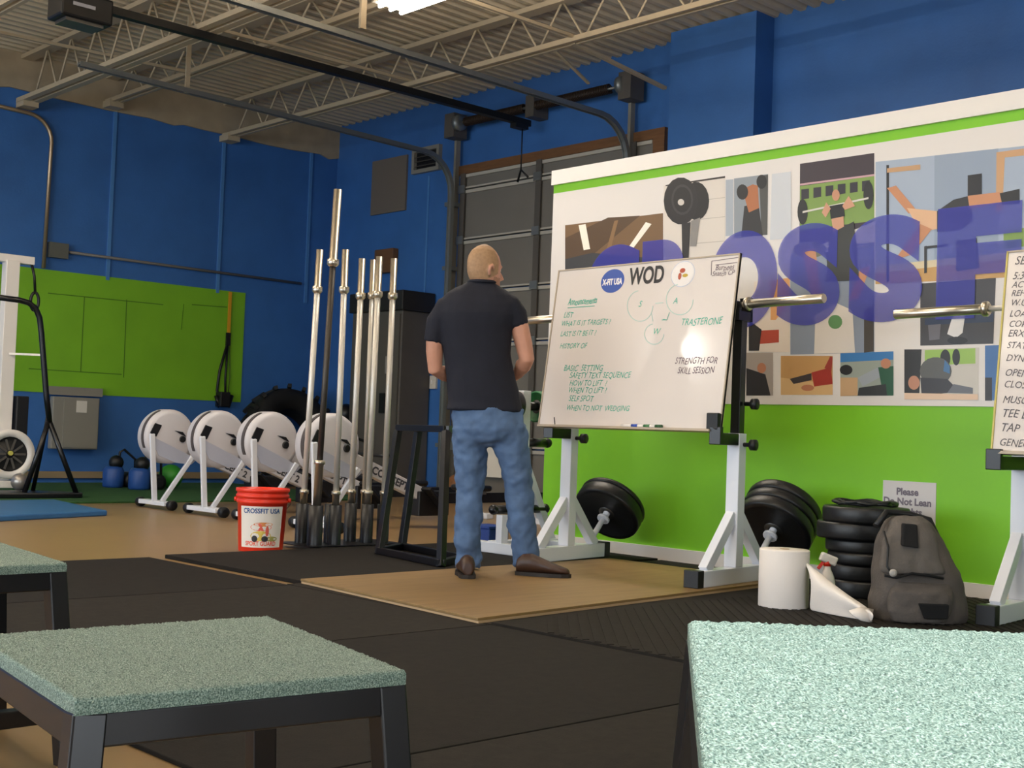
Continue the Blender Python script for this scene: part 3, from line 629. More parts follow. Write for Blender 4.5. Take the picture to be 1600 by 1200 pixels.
# pens and eraser on the tray
for x, col, nm, lab in ((988, '2f50b0', 'blue', 'blue capped marker pen on the whiteboard tray'), (1007, '3d7a4a', 'green', 'green marker pen in the middle of the whiteboard tray'), (1025, '2c5a34', 'dark', 'dark green marker pen right of the others on the tray')):
    u = bpx(x, 668); t = thing('marker_pen', lab, 'marker pen', wp(u[0], .01, .03), 'pens on the whiteboard tray')
    c = wp(u[0], .009, .03)
    MB().tube([c + V((-.06, 0, 0)), c + V((.02, 0, 0))], .009, 10).build('barrel', WHITE, t); MB().tube([c + V((.02, 0, 0)), c + V((.065, 0, 0))], .0098, 10).build('cap', mat('pen_' + nm, col, .4), t)
u = bpx(1119, 660); er = thing('board_eraser', 'black board eraser standing at the right end of the tray', 'eraser', wp(u[0], 0, .02))
MB().box(wp(u[0], .045, .026), (.075, .03, .09)).build('body', BLACK_P, er, bevel=.006); MB().box(wp(u[0], .045, .007), (.07, .008, .085)).build('felt', mat('felt_grey', '4c4a4a', .9), er)

# ================================================================== BARBELLS
def barbell(label, a, b, group, sl=.415, r=.014, rs=.025, shaft=STEELBAR, org=None, rubber=None):
    a, b = V(a), V(b); d = (b - a).normalized()
    t = thing('barbell', label, 'barbell', org if org is not None else a, group)
    MB().tube([a + d * sl, b - d * sl], r, 10).build('shaft', shaft, t)
    for p, q in ((a, d), (b, -d)):
        MB().lathe([(rs * .92, 0), (rs, .004), (rs, sl - .03)], p, q, 16).build('sleeve', CHROME, t)
        MB().lathe([(rs, 0), (rs * 1.5, .004), (rs * 1.5, .024), (rs * 1.1, .032)], p + q * (sl - .03), q, 16).build('collar', CHROME, t)
    return t
barbell('chrome barbell resting on the stands behind the big whiteboard', (-5.93, 5.70, 1.525), (-3.66, 5.66, 1.55), 'barbells resting on squat stands', .5)
barbell('chrome barbell whose left end points at the blue letters beside the right board', (-3.38, 5.88, 1.475), (-1.15, 5.88, 1.5), 'barbells resting on squat stands', .5)
# upright barbells in the holder
HX = -6.88
bars = [ # top px, bottom px (floor), depth shift, sleeve, label, kind
 ((500, 390), (470, 850), 'leftmost upright barbell in the black tube holder', .26, 0),
 ((528, 296), (491, 850), 'tallest upright barbell with black shaft and long chrome sleeve', .47, 1),
 ((540, 390), (522, 850), 'upright barbell just right of the tallest one', .26, 0),
 ((566, 404), (546, 848), 'middle upright barbell left of the close pair', .25, 0),
 ((583, 406), (566, 848), 'thin upright barbell half hidden behind its neighbour', .24, 2),
 ((593, 401), (572, 850), 'upright barbell in front of the half hidden one', .25, 0),
 ((616, 404), (597, 850), 'rightmost upright barbell in the black tube holder', .25, 0)]
depth = {0: 8.37, 1: 8.22, 2: 8.33, 3: 8.62, 4: 8.66, 5: 8.55, 6: 8.6}
hd = thing('barbell_holder', 'black steel barbell holder with upright tubes beside the red bucket', 'barbell holder', (HX, 5.0, 0))
base_pts = []
for i, (tp, bp, lab, sl, kd) in enumerate(bars):
    b = pd(*bp, depth[i]); b.z = .03
    top = pd(*tp, depth[i] + .02)
    blk = mat('oxide_shaft', '4a443e', .45, metal=.6)
    t = thing('barbell', lab, 'barbell', b, 'barbells standing in the tube holder')
    d = (top - b).normalized(); L = (top - b).length
    rs = .027 if kd == 1 else (.02 if kd == 2 else .0235); sh = .0165 if kd != 2 else .0125
    MB().tube([b + d * .3, top - d * sl], sh * 1.2, 12).build('shaft', blk if kd == 1 else STEELBAR, t)
    MB().lathe([(rs, 0), (rs, sl - .02), (rs * 1.45, sl - .015), (rs * 1.45, sl + .015), (rs, sl + .03)], top, -d, 16).build('sleeve', CHROME, t)
    lo = .52 if kd == 1 else .32
    MB().lathe([(rs, 0), (rs, lo), (rs * (1.35 if kd == 1 else 1.3), lo + .003), (rs * 1.3, lo + .025), (sh, lo + .03)], b, d, 16).build('lower_sleeve', CHROME, t)
    base_pts.append(b)
    if kd != 2:
        tr_ = .042 if kd != 1 else .05
        MB().lathe([(tr_, .0), (tr_, .27), (tr_ * .8, .27), (tr_ * .8, .0)], b - V((0, 0, .015)), (0, 0, 1), 18, cap=False).build('tube', mat('holder_black', '1d1e22', .4), hd)
xs_ = [p.x for p in base_pts]; ys_ = [p.y for p in base_pts]
e = pd(496, 850, 8.42); e.z = .03
MB().lathe([(.05, 0), (.05, .27), (.04, .27), (.04, 0)], V((e.x + .05, e.y + .07, .015)), (0, 0, 1), 18, cap=False).build('tube', mat('holder_black', '1d1e22', .4), hd)
MB().bb((min(xs_) - .1, min(ys_) - .1, 0.0225), (max(xs_) + .1, max(ys_) + .1, .03)).build('base_plate', BLACK, hd)

# ================================================================== PLATES
def plate(label, c, axis, r=.225, th=.075, m=BUMPER, group='black bumper plates', hub=True):
    c = V(c); ax = V(axis).normalized()
    t = thing('bumper_plate', label, 'weight plate', c, group)
    h = th / 2
    MB().lathe([(.026, -h * .7), (r * .42, -h * .7), (r * .46, -h * .8), (r * .82, -h * .8), (r * .86, -h), (r * .975, -h), (r, -h + .012), (r, h - .012), (r * .975, h), (r * .86, h), (r * .82, h * .8), (r * .46, h * .8), (r * .42, h * .7), (.026, h * .7), (.026, -h * .7)], c, ax, 40, cap=False).build('rubber_disc', m, t)
    if hub:
        MB().lathe([(.0255, -h * .72), (.055, -h * .74), (.055, h * .74), (.0255, h * .72), (.0255, -h * .72)], c, ax, 24, cap=False).build('steel_hub', mat('hub_steel', '5b5a58', .4, metal=.8), t)
    return t
def peg_dir(rz): return Matrix.Rotation(rz, 3, 'Z') @ V((0, .73, .68))
def stacked(sx, sy, rz, z0, ths, labs, extra=0.0):
    R = Matrix.Rotation(rz, 3, 'Z'); ax = peg_dir(rz); o = V((sx, sy, 0)) + R @ V((0, .41, z0 + .24)); s = .03 + extra
    for th, lab in zip(ths, labs):
        plate(lab, o + ax * (s + th / 2), ax, .225, th); s += th + .004
stacked(-5.46, 5.68, .16, .035, (.085, .03), ('thick black bumper plate tilted on the peg of the left stand', 'thin black bumper plate behind the thick one on the left stand'))
stacked(-4.17, 5.64, .12, .035, (.07, .06, .06), ('front black bumper plate on the peg of the middle stand', 'second black bumper plate on the peg of the middle stand', 'rear black bumper plate on the peg of the middle stand'))
pc = fl(1326, 938); pc = V((pc.x, pc.y + .13, 0)); z = .02
for th, r, dx, dy, lab in ((.085, .2, .02, 0, 'lowest black plate of the flat pile beside the backpack'), (.08, .2, -.005, .01, 'second lowest black plate of the flat pile'), (.06, .195, .015, 0, 'thin black plate third from the floor in the flat pile'), (.065, .2, .0, .01, 'black plate in the middle of the flat pile under the wide ones'), (.085, .225, -.02, .0, 'wide black plate second from the top of the flat pile'), (.08, .222, .01, .0, 'topmost black plate of the flat pile beside the backpack')):
    plate(lab, (pc.x + dx, pc.y + dy, z + th / 2), (0, 0, 1), r, th, group='black plates piled flat'); z += th + .001
co = MB(); N = 120
co.tube([(pc.x + (.15 + .015 * math.sin(i * .7)) * math.cos(i * .157), pc.y + (.15 + .015 * math.sin(i * .7)) * math.sin(i * .157), z + .01 + .006 * (i / 40) + .004 * math.sin(i * .9)) for i in range(N)], .008, 6)
tag(co.build('jump_rope', BLACK_P, org=(pc.x, pc.y, z)), 'coiled black rope lying on top of the plate pile', 'rope')
# paper roll, loose paper, spray bottle
pp = fl(1232, 953, .02); pr_ = thing('paper_roll', 'upright white paper towel roll in front of the leaning plates', 'paper roll', pp)
PAPER = mat('tissue_paper', 'ebe3dc', .8, bump=.1, bscale=90)
rr = .118
MB().lathe([(.022, .27), (.024, .272), (rr * .98, .272), (rr, .266), (rr, .004), (rr * .98, .0)], pp + AWAY * rr, (0, 0, 1), 40).build('roll', PAPER, pr_)
MB().lathe([(.023, .2), (.023, .2735), (.019, .2735), (.019, .2)], pp + AWAY * rr, (0, 0, 1), 20, cap=False).build('core', mat('card_core', 'a58a68', .8), pr_)
d0 = (pp - EYE).dot(V((f_.x, f_.y, f_.z)))
tl = thing('loose_paper', 'loose white paper streaming from the roll and folded onto the mat', 'paper', fl(1300, 965, .02))
cols = [(1262, 878, 953, .10), (1270, 882, 955, .05), (1280, 890, 957, .03), (1295, 902, 960, .0), (1312, 916, 963, -.04), (1330, 930, 966, -.08), (1345, 940, 968, -.1), (1360, 950, 972, -.12)]
R = []
for x, y0, y1, dd in cols:
    b = fl(x, y1, .022); D = (b - EYE).dot(f_)
    t = pd(x, y0, D); mid1 = t.lerp(b, .35) - AWAY * (.05 + .02 * math.sin(x * .09)); mid2 = t.lerp(b, .7) - AWAY * (.03 + .02 * math.cos(x * .05))
    t = t + AWAY * .07
    R.append([t + AWAY * .03 - V((0, 0, .01)), t, t.lerp(mid1, .5) - AWAY * .015, mid1, mid2, b - AWAY * .015])
sh = MB().rings(R, None, True, False, False)
o = sh.build('sheet', PAPER, tl); s_ = o.modifiers.new('solid', 'SOLIDIFY'); s_.thickness = .004; q = o.modifiers.new('sub', 'SUBSURF'); q.levels = q.render_levels = 2
b = fl(1350, 972, .022)
fo = MB(); c0 = pd(1337, 952, (b - EYE).dot(f_)); 
fo.rings([[pd(x, y, (b - EYE).dot(f_) - .01 + dd) for x, y, dd in row] for row in (((1326, 955, 0), (1345, 949, .03), (1364, 953, .05)), ((1332, 962, -.02), (1350, 958, .0), (1362, 962, .03)), ((1345, 970, -.02), (1355, 972, 0), (1361, 974, .02)))], None, True, False, False)
o = fo.build('folded_end', PAPER, tl); s_ = o.modifiers.new('solid', 'SOLIDIFY'); s_.thickness = .005
sb = fl(1291, 942, .02); sb = V((sb.x, sb.y, .02)); D = (sb - EYE).dot(f_)
sp_ = thing('spray_bottle', 'white spray bottle with red and white trigger beside the plate pile', 'spray bottle', sb)
MB().lathe([(.036, 0), (.04, .01), (.04, .1), (.034, .13), (.018, .165), (.015, .185)], sb, (0, 0, 1), 24).build('bottle', WHITE, sp_)
hd_ = MB(); hd_.box(sb + V((0, 0, .215)) + RIGHT * .005, (.085, .035, .045), Matrix.Rotation(math.atan2(RIGHT.y, RIGHT.x), 3, 'Z') @ Matrix.Rotation(.35, 3, 'Y')); hd_.build('trigger_head', WHITE, sp_, bevel=.008)
MB().bar(sb + V((0, 0, .2)) - RIGHT * .02, sb + V((0, 0, .165)) - RIGHT * .045, .02, .012).build('trigger', RED, sp_)
MB().lathe([(.018, 0), (.018, .025)], sb + V((0, 0, .18)), (0, 0, 1), 16).build('collar', RED, sp_)
# backpack
bk = fl(1437, 976, .02); bp0 = bk + AWAY * .17
BD = (bp0 - EYE).dot(f_)
pk = thing('backpack', 'grey canvas backpack slumped beside the plate pile', 'backpack', V((bp0.x, bp0.y, .02)))
PACK = mat('grey_canvas', '57504b', .85, nscale=9, namt=.16, bump=.25, bscale=120)
PACK2 = mat('grey_canvas_flap', '5f5954', .85, nscale=8, namt=.14, bump=.25, bscale=120)
def sect(x0, x1, y, dep, shift=0, n=28, e=2.6, D=None):
    D = D or BD; a, b = pd(x0, y, D + shift), pd(x1, y, D + shift); c = (a + b) / 2; w = (b - a).length / 2; P = []
    for j in range(n):
        t = 2 * PI * j / n; ct, st_ = math.cos(t), math.sin(t)
        P.append(c + RIGHT * (w * math.copysign(abs(ct) ** (2 / e), ct)) + AWAY * (dep * math.copysign(abs(st_) ** (2 / e), st_)))
    return P
body = MB().rings([sect(1370, 1500, 976, .13), sect(1362, 1508, 965, .155), sect(1361, 1507, 940, .165), sect(1363, 1502, 915, .16), sect(1366, 1494, 890, .15, .0), sect(1369, 1480, 860, .135, .01), sect(1374, 1466, 835, .11, .02), sect(1384, 1452, 815, .08, .03), sect(1396, 1440, 806, .04, .03)])
crease = lambda p: .010 * noise.noise(V((p.x * 7, p.y * 7, p.z * 11))) + .005 * noise.noise(V((p.x * 22, p.y * 22, p.z * 22)))
remesh(body, 'body', PACK, pk, .009, 5, crease)
flap = MB().rings([sect(1380, 1478, 897, .04, -.135), sect(1374, 1474, 885, .045, -.12), sect(1377, 1468, 860, .045, -.10), sect(1384, 1462, 835, .05, -.065), sect(1390, 1450, 815, .05, -.02), sect(1400, 1440, 806, .04, .01)])
remesh(flap, 'top_flap', PACK2, pk, .008, 4, crease)
pock = MB().rings([sect(1392, 1480, 972, .05, -.14), sect(1385, 1488, 955, .06, -.14), sect(1390, 1490, 925, .06, -.135), sect(1400, 1482, 908, .04, -.12)])
remesh(pock, 'front_pocket', PACK, pk, .008, 4, crease)
def pkq(pts, dd, th=.012): return MB().prism([pd(x, y, BD + d) for (x, y), d in zip(pts, dd)], AWAY * th)
pkq([(1412, 818), (1434, 820), (1436, 857), (1410, 853)], (-.105, -.105, -.155, -.155), .04).build('black_patch', mat('black_mesh', '0d0d10', .9), pk, bevel=.006)
pkq([(1436, 943), (1484, 945), (1482, 968), (1446, 968)], (-.213, -.205, -.205, -.208), .04).build('pocket_opening', mat('black_mesh', '0d0d10', .9), pk, bevel=.006)
MB().tube([pd(1368, 822, BD - .03), pd(1385, 800, BD + .02), pd(1420, 803, BD + .05), pd(1452, 812, BD + .04), pd(1470, 850, BD + .06), pd(1482, 880, BD + .08), pd(1494, 900, BD + .1)], .014, 8).build('strap', BLACK_P, pk)
MB().tube([pd(1381, 830, BD - .11), pd(1388, 855, BD - .15), pd(1386, 885, BD - .175), pd(1395, 898, BD - .19)], .005, 6).build('zip', BLACK_P, pk)
MB().lathe([(.01, 0), (.017, .004), (.017, .008), (.006, .01)], pd(1395, 895, BD - .20), -AWAY, 16).build('ring_button', mat('ring_pale', 'b0aaa4', .4), pk)
MB().tube([pd(1382, 899, BD - .18), pd(1400, 903, BD - .19), pd(1425, 896, BD - .19), pd(1450, 899, BD - .18), pd(1474, 904, BD - .17)], .006, 6).build('flap_seam', mat('black_mesh', '0d0d10', .9), pk)

# ================================================================== BUCKET
bu = V((-6.93, 4.43, 0)); bk_ = thing('bucket', 'red plastic bucket with white label standing beside the barbell holder', 'bucket', bu)
MB().lathe([(.0, .006), (.135, .0), (.138, .004), (.155, .30), (.162, .302), (.162, .318), (.157, .32), (.158, .335), (.166, .337), (.166, .353), (.159, .355), (.16, .37), (.168, .372), (.168, .392), (.156, .392), (.13, .012), (0, .012)], bu, (0, 0, 1), 48, m=None, cap=False).build('pail', RED, bk_)
view = (EYE - bu); view.z = 0; va = math.atan2(view.y, view.x) - .02
LB = mat('bucket_label', 'e6dfd6', .45)
def lab_pt(u, z, d=.0025):                       # u: metres along the curved label
    r = .138 + .017 * z / .30 + d; a = va + u / .15
    return bu + V((math.cos(a) * r, math.sin(a) * r, z))
L = MB(); L.rings([[lab_pt(-.142 + .284 * j / 16, z) for j in range(17)] for z in (.03, .12, .21, .285)], None, True, False, False); L.build('label', LB, bk_)
def curved_text(tx, z, size, m, sx=1.0, wob=0):
    o = text('lettering', tx, size, m, bk_, bu, (1, 0, 0), (0, 0, 1), 'CENTER', offset=.0012, sx=sx)
    for v in o.data.vertices:
        p = lab_pt(v.co.x, z + v.co.z, .0038) - bu; v.co = p
curved_text('CROSSFIT USA', .243, .042, mat('label_blue', '1f4f8a', .5), .86)
curved_text('SPORT GUARD', .042, .038, mat('label_red', 'e0604c', .5), .8)
lo = MB()
def blob(u, z, ru, rz, m, d): lo.add([lab_pt(u * 1.3 + 1.35 * ru * math.cos(t), .12 + (z - .12) * 1.2 + 1.3 * rz * math.sin(t), d) for t in [2 * PI * j / 14 for j in range(14)]] + [lab_pt(u * 1.3, .12 + (z - .12) * 1.2, d + .0006)], [(j, (j + 1) % 14, 14) for j in range(14)], m)
blob(.0, .15, .05, .018, mat('label_red', 'e0604c', .5), .003); blob(.01, .165, .045, .01, mat('label_orange', 'd98a4a', .5), .0032); blob(.0, .105, .05, .024, mat('label_yellow', 'd9bd55', .5), .0034); blob(-.03, .09, .014, .016, CHAR, .0038); blob(.02, .09, .016, .014, CHAR, .0038); blob(.055, .09, .03, .012, mat('label_olive', '9c9a52', .5), .003); blob(.03, .13, .008, .025, mat('label_red', 'e0604c', .5), .004)
lo.build('label_picture', None, bk_)
for s in (-1, 1): MB().lathe([(.014, 0), (.014, .02)], bu + RIGHT * s * .158 + V((0, 0, .32)), RIGHT * s, 12).build('handle_lug', RED, bk_)
hb = [bu + RIGHT * (.172 * math.cos(a)) + V((0, 0, .325 - .19 * math.sin(a))) + AWAY * -.02 + (-AWAY * .172 * 0) for a in [PI * i / 20 for i in range(21)]]
hb = [bu + RIGHT * (.175 * math.cos(a)) + AWAY * (.17 * math.sin(a) * .98) + V((0, 0, .325 - .1 * math.sin(a))) for a in [PI * i / 20 for i in range(21)]]
MB().tube(hb, .003, 6).build('wire_handle', mat('wire_grey', '9a928c', .4, metal=.7), bk_)

# ================================================================== PLYO BOXES
def plyo(label, cs, z, leg_out=.06, tube=.04, pad=.022, rails=True, top=True, floor_z=.0, low=.12):
    """cs: the four corners of the top, going round"""
    cs = [V((p[0], p[1], 0)) for p in cs]; c = sum(cs, V()) / 4
    t = thing('plyo_box', label, 'jump box', V((c.x, c.y, floor_z)), 'black framed jump boxes')
    zt = z - pad
    ins = [p + (c - p).normalized() * tube * .7 for p in cs]
    foot = [p + (p - c).normalized() * leg_out for p in ins]
    for a, b in zip(ins, foot):
        MB().bar(V((b.x, b.y, floor_z)), V((a.x, a.y, zt)), tube, tube, up=(cs[1] - cs[0]).normalized()).build('leg', BLACK, t, bevel=.003)
    for i in range(4):
        a, b = ins[i], ins[(i + 1) % 4]
        MB().bar(V((a.x, a.y, zt - tube / 2)), V((b.x, b.y, zt - tube / 2)), tube * .96, tube * .99).build('top_rail', BLACK, t, bevel=.003)
        if rails:
            k = (z - low) / z; a2, b2 = ins[i].lerp(foot[i], k), ins[(i + 1) % 4].lerp(foot[(i + 1) % 4], k)
            MB().bar(V((a2.x, a2.y, low)), V((b2.x, b2.y, low)), tube * .9, tube * .9).build('lower_rail', BLACK, t, bevel=.003)
    if top:
        pts = [V((p.x, p.y, zt)) for p in cs]
        ar = sum(pts[i].x * pts[(i + 1) % 4].y - pts[(i + 1) % 4].x * pts[i].y for i in range(4))
        if ar < 0: pts.reverse()
        # gritty pad: a fine grid with uneven surface
        N = 190; m = MB(); rows = []
        rn = random.Random(len(label))
        def P(u, v, zz): p = pts[0].lerp(pts[1], u).lerp(pts[3].lerp(pts[2], u), v); return V((p.x, p.y, zz))
        vs_ = []
        for j in range(N + 1):
            for i in range(N + 1):
                u, v = i / N, j / N; ed = min(u, 1 - u, v, 1 - v)
                zz = z - .0025 + rn.uniform(-.0013, .0016) - (.004 if ed == 0 else 0)
                vs_.append(P(u, v, zz))
        m.add(vs_, [(j * (N + 1) + i, j * (N + 1) + i + 1, (j + 1) * (N + 1) + i + 1, (j + 1) * (N + 1) + i) for j in range(N) for i in range(N)], None, True)
        per = [(i, 0) for i in range(N)] + [(N, j) for j in range(N)] + [(N - i, N) for i in range(N)] + [(0, N - j) for j in range(N)]
        o0 = len(m.v); idx = [j * (N + 1) + i for i, j in per]
        for (i, j) in per: p = P(i / N, j / N, zt); m.v.append(p)
        n = len(per)
        for k in range(n): m.f.append([idx[k], o0 + k, o0 + (k + 1) % n, idx[(k + 1) % n]]); m.mi.append(0); m.sm.append(False)
        m.build('gritty_top', GRIT, t)
    return t
B1 = [(-1.45, .681), (-1.384, 1.129), (-1.911, 1.242), (-1.955, .75)]
plyo('low black jump box with green gritty top in the left foreground', B1, .46, .05, .042)
plyo('low black jump box with green top cut by the left edge', [(-2.815, .80), (-2.825, 1.291), (-3.34, 1.345), (-3.33, .83)], .46, .05, .042)
A = V((-.774, .978, 0)); e1 = V((.66, -.75, 0)).normalized(); e2 = V((.67, .74, 0)).normalized()
k0, k1 = fl(1075, 965, .62), fl(1100, 1200, .62); k2 = fl(1600, 985, .62)
e1 = V((k1.x - k0.x, k1.y - k0.y, 0)).normalized(); e2 = V((k2.x - k0.x, k2.y - k0.y, 0)).normalized(); A = V((k0.x, k0.y, 0))
plyo('tall black jump box with bright green gritty top in the right foreground', [A, A + e2 * .62, A + e2 * .62 + e1 * .64, A + e1 * .64], .62, .06, .045)
# tall open box frame behind the man
def pfr(x, y, d): p = pd(x, y, d); return p
fr2 = thing('box_frame', 'tall empty black steel box frame left of the man\'s legs', 'jump box', (-6.1, 5.2, .022))
bL, bR = fl(592, 864, .03), fl(689, 884, .03); tL, tR = pd(622, 672, 8.15), pd(697, 674, 7.66)
off = V((-.19, .33, 0)); cen = (bL + bR + off) / 2
bq = [bL, bR, bR + off, bL + off]; tq = [tL, tR, tR + off * .75, tL + off * .75 + V((.02, .02, 0))]
for p, q in zip(bq, tq): MB().bar(p - V((0, 0, .008)), q, .042, .042, up=(1, 0, 0)).build('leg', BLACK, fr2, bevel=.003)
for Q, nm in ((bq, 'lower_rail'), (tq, 'top_rail')):
    for i in range(4):
        a, b = Q[i] + V((0, 0, .015)), Q[(i + 1) % 4] + V((0, 0, .015)); MB().bar(a, b, .04, .04).build(nm, BLACK, fr2, bevel=.003)

# ================================================================== ROWING MACHINES
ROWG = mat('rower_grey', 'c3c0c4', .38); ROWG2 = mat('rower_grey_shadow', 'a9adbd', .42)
def rower(x, label):
    t = thing('rowing_machine', label, 'rowing machine', (x, 5.72, 0), 'rowing machines in a row', local=True)
    cz = .655; w = .1
    # flywheel housing: thick disc facing sideways
    hs = MB().lathe([(.0, -w), (.2, -w), (.235, -w * .9), (.247, -w * .6), (.247, w * .6), (.235, w * .9), (.2, w), (.0, w)], (0, 0, cz), (1, 0, 0), 44, cap=False)
    hs = hs.build('flywheel_housing', ROWG, t)
    # perforated front rim band
    rb = MB(); R = []
    for i in range(15):
        a = PI * .62 + PI * .52 * i / 14
        R.append([V((sx, math.cos(a) * rad, cz + math.sin(a) * rad)) for sx, rad in ((.012, .247), (.05, .247), (.05, .2535), (.012, .2535))])
    rb.rings(R, None, False); rb.build('vent_band', mat('vent_dark', '4a4444', .6), hs)
    MB().prism([(.098, -.215, cz + .03), (.098, -.15, cz - .005), (.098, -.10, cz + .10), (.098, -.17, cz + .12)], (.01, 0, 0)).build('side_vent', BLACK_P, hs, bevel=.006)
    dot = MB().lathe([(.03, 0), (.03, .01), (.02, .012)], (.1, .11, cz - .02), (1, 0, 0), 18); dot.build('axle_cap', BLACK_P, hs)
    sw = MB(); sw.prism([(.1, .03, cz + .055), (.1, .11, cz + .045), (.1, .145, cz + .005), (.1, .1, cz + .02)], (.006, 0, 0)); sw.build('swoosh_mark', BLACK_P, hs)
    lf = MB().prism([(.1005, -.22, cz + .01), (.1005, .27, cz - .2), (.1005, .21, cz - .25), (.1005, .05, cz - .235), (.1005, -.12, cz - .17)], (.004, 0, 0)); lf.build('lower_shade', ROWG2, hs)  # shade below the beam, put in as a bluer grey sheet
    # beam down to the foot plates
    a, b = V((0, -.2, cz + .06)), V((0, .92, .28))
    MB().bar(a, b, .075, .11).build('beam', ROWG, t, bevel=.008)
    d = (b - a).normalized(); up = V((0, -d.z, d.y))
    text('lettering', 'CONCEPT 2', .085, mat('rower_print', '3a3a40', .5), t, a + d * .66 + V((.0385, 0, 0)) - up * .03, d, up, offset=.003)
    MB().bar((.115, -.2, cz + .02), (0.03, -.10, .06), .045, .03, up=(1, 0, 0)).build('front_leg', WHITE_M, t, bevel=.004)
    MB().bar((.115, .22, cz - .17), (0.03, -.03, .06), .04, .03, up=(1, 0, 0)).build('rear_leg', WHITE_M, t, bevel=.004)
    MB().bb((-.24, -.12, .035), (.24, -.02, .075)).build('front_foot', WHITE_M, t, bevel=.006)
    for s in (-1, 1): MB().lathe([(.012, -.03), (.042, -.03), (.045, -.02), (.045, .02), (.042, .03), (.012, .03)], (s * .29, -.07, .046), (1, 0, 0), 18).build('caster', BLACK_P, t)
    for s in (-1, 1): MB().bar((s * .2, -.07, .05), (s * .3, -.07, .04), .05, .03).build('caster_bracket', BLACK_P, t)
    # foot plates, rail, seat
    fp = MB(); fp.box((0, 1.02, .24), (.3, .26, .03), (-.75, 0, 0)); fp.bb((-.07, .88, .1), (.07, 1.2, .3)); fp.build('foot_plates', BLACK_P, t, bevel=.008)
    MB().bar((0, 1.1, .24), (0, 2.35, .24), .06, .085).build('monorail', mat('rail_black', '17171a', .4), t)
    MB().box((0, 1.5, .325), (.3, .22, .05)).build('seat', BLACK_P, t, bevel=.02)
    MB().bb((-.06, 1.38, .27), (.06, 1.62, .30)).build('seat_carriage', GREYBOX, t)
    MB().bar((0, 2.2, .22), (0, 2.3, .05), .05, .05).build('tail_leg', WHITE_M, t); MB().bb((-.22, 2.26, .0), (.22, 2.34, .05)).build('tail_foot', WHITE_M, t, bevel=.005)
    MB().bar((0.0, .1, cz + .1), (0, .42, cz + .02), .03, .02).build('handle_hook', BLACK_P, t)
    MB().tube([(-.2, .45, cz - .07), (.2, .45, cz - .07)], .014, 8).build('handle', BLACK_P, t)
    return t
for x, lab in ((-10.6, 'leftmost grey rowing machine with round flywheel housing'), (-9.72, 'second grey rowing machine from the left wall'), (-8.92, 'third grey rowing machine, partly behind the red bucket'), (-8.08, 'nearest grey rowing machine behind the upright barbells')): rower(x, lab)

# tractor tyre by the wall
ty = thing('tractor_tyre', 'large black tractor tyre leaning against the blue wall behind the rowers', 'tyre', (-14.25, 9.5, 0))
c = V((-14.3, 9.5, .66)); ax = V((1, 0, .3)).normalized()
MB().lathe([(.34, -.14), (.5, -.19), (.6, -.17), (.63, -.1), (.63, .1), (.6, .17), (.5, .19), (.34, .14), (.36, 0), (.34, -.14)], c, ax, 40, cap=False).build('casing', mat('tyre_black', '121214', .7), ty)
u = V((0, 1, 0)); w = ax.cross(u)
for k in range(18):
    a = 2 * PI * k / 18; rdir = u * math.cos(a) + w * math.sin(a); tn = -u * math.sin(a) + w * math.cos(a)
    for s in (-1, 1): MB().bar(c + rdir * .645 + ax * (s * .01) + tn * .03 * s, c + rdir * .635 + ax * (s * .18) + tn * (.03 * s + .09), .05, .05, up=rdir).build('lug', mat('tyre_black', '121214', .7), ty)
ex = V((-14.0, 10.2, 0)); tz = thing('ball_stand', 'dark ball on a post in the corner behind the rowers', 'weight', ex)
MB().lathe([(.2, 0), (.2, .05), (.05, .06), (.05, .85), (.1, .87)], ex, (0, 0, 1), 20).build('post', BLACK_P, tz); MB().sphere(ex + V((0, 0, .98)), .14, 18).build('ball', BUMPER, tz)

# suspension strap on the lime panel
tx = thing('suspension_strap', 'yellow and black suspension strap hanging on the lime panel', 'strap', onx(356, 636, XL + .06))
sx_ = XL + .03
p = lambda x, y, d=0: onx(x, y, sx_ + d)
MB().bar(p(360, 456), p(357, 522), .045, .012, up=(1, 0, 0)).build('yellow_webbing', mat('strap_yellow', 'd39a1e', .6), tx)
MB().bar(p(357, 520), p(356, 540), .06, .03, up=(1, 0, 0)).build('buckle', BLACK_P, tx)
MB().tube([p(355, 538), p(343, 580), p(339, 610), p(346, 630)], .018, 6).build('black_webbing', BLACK_P, tx)
MB().tube([p(356, 538), p(352, 590), p(352, 625)], .014, 6).build('black_webbing', BLACK_P, tx)
MB().tube([p(359, 540), p(359, 590), p(356, 618)], .006, 6).build('cord', mat('cord_olive', '4a5a1c', .7), tx)
for x in (341, 358): MB().tube([p(x - 3, 618, .03), p(x, 634, .05), p(x + 4, 618, .03)], .03, 8).build('handle', BLACK_P, tx)
MB().bb(p(338, 612) - V((.02, 0, 0)), p(352, 636) + V((.12, 0, 0))).build('handle_pouch', BLACK_P, tx, bevel=.01)

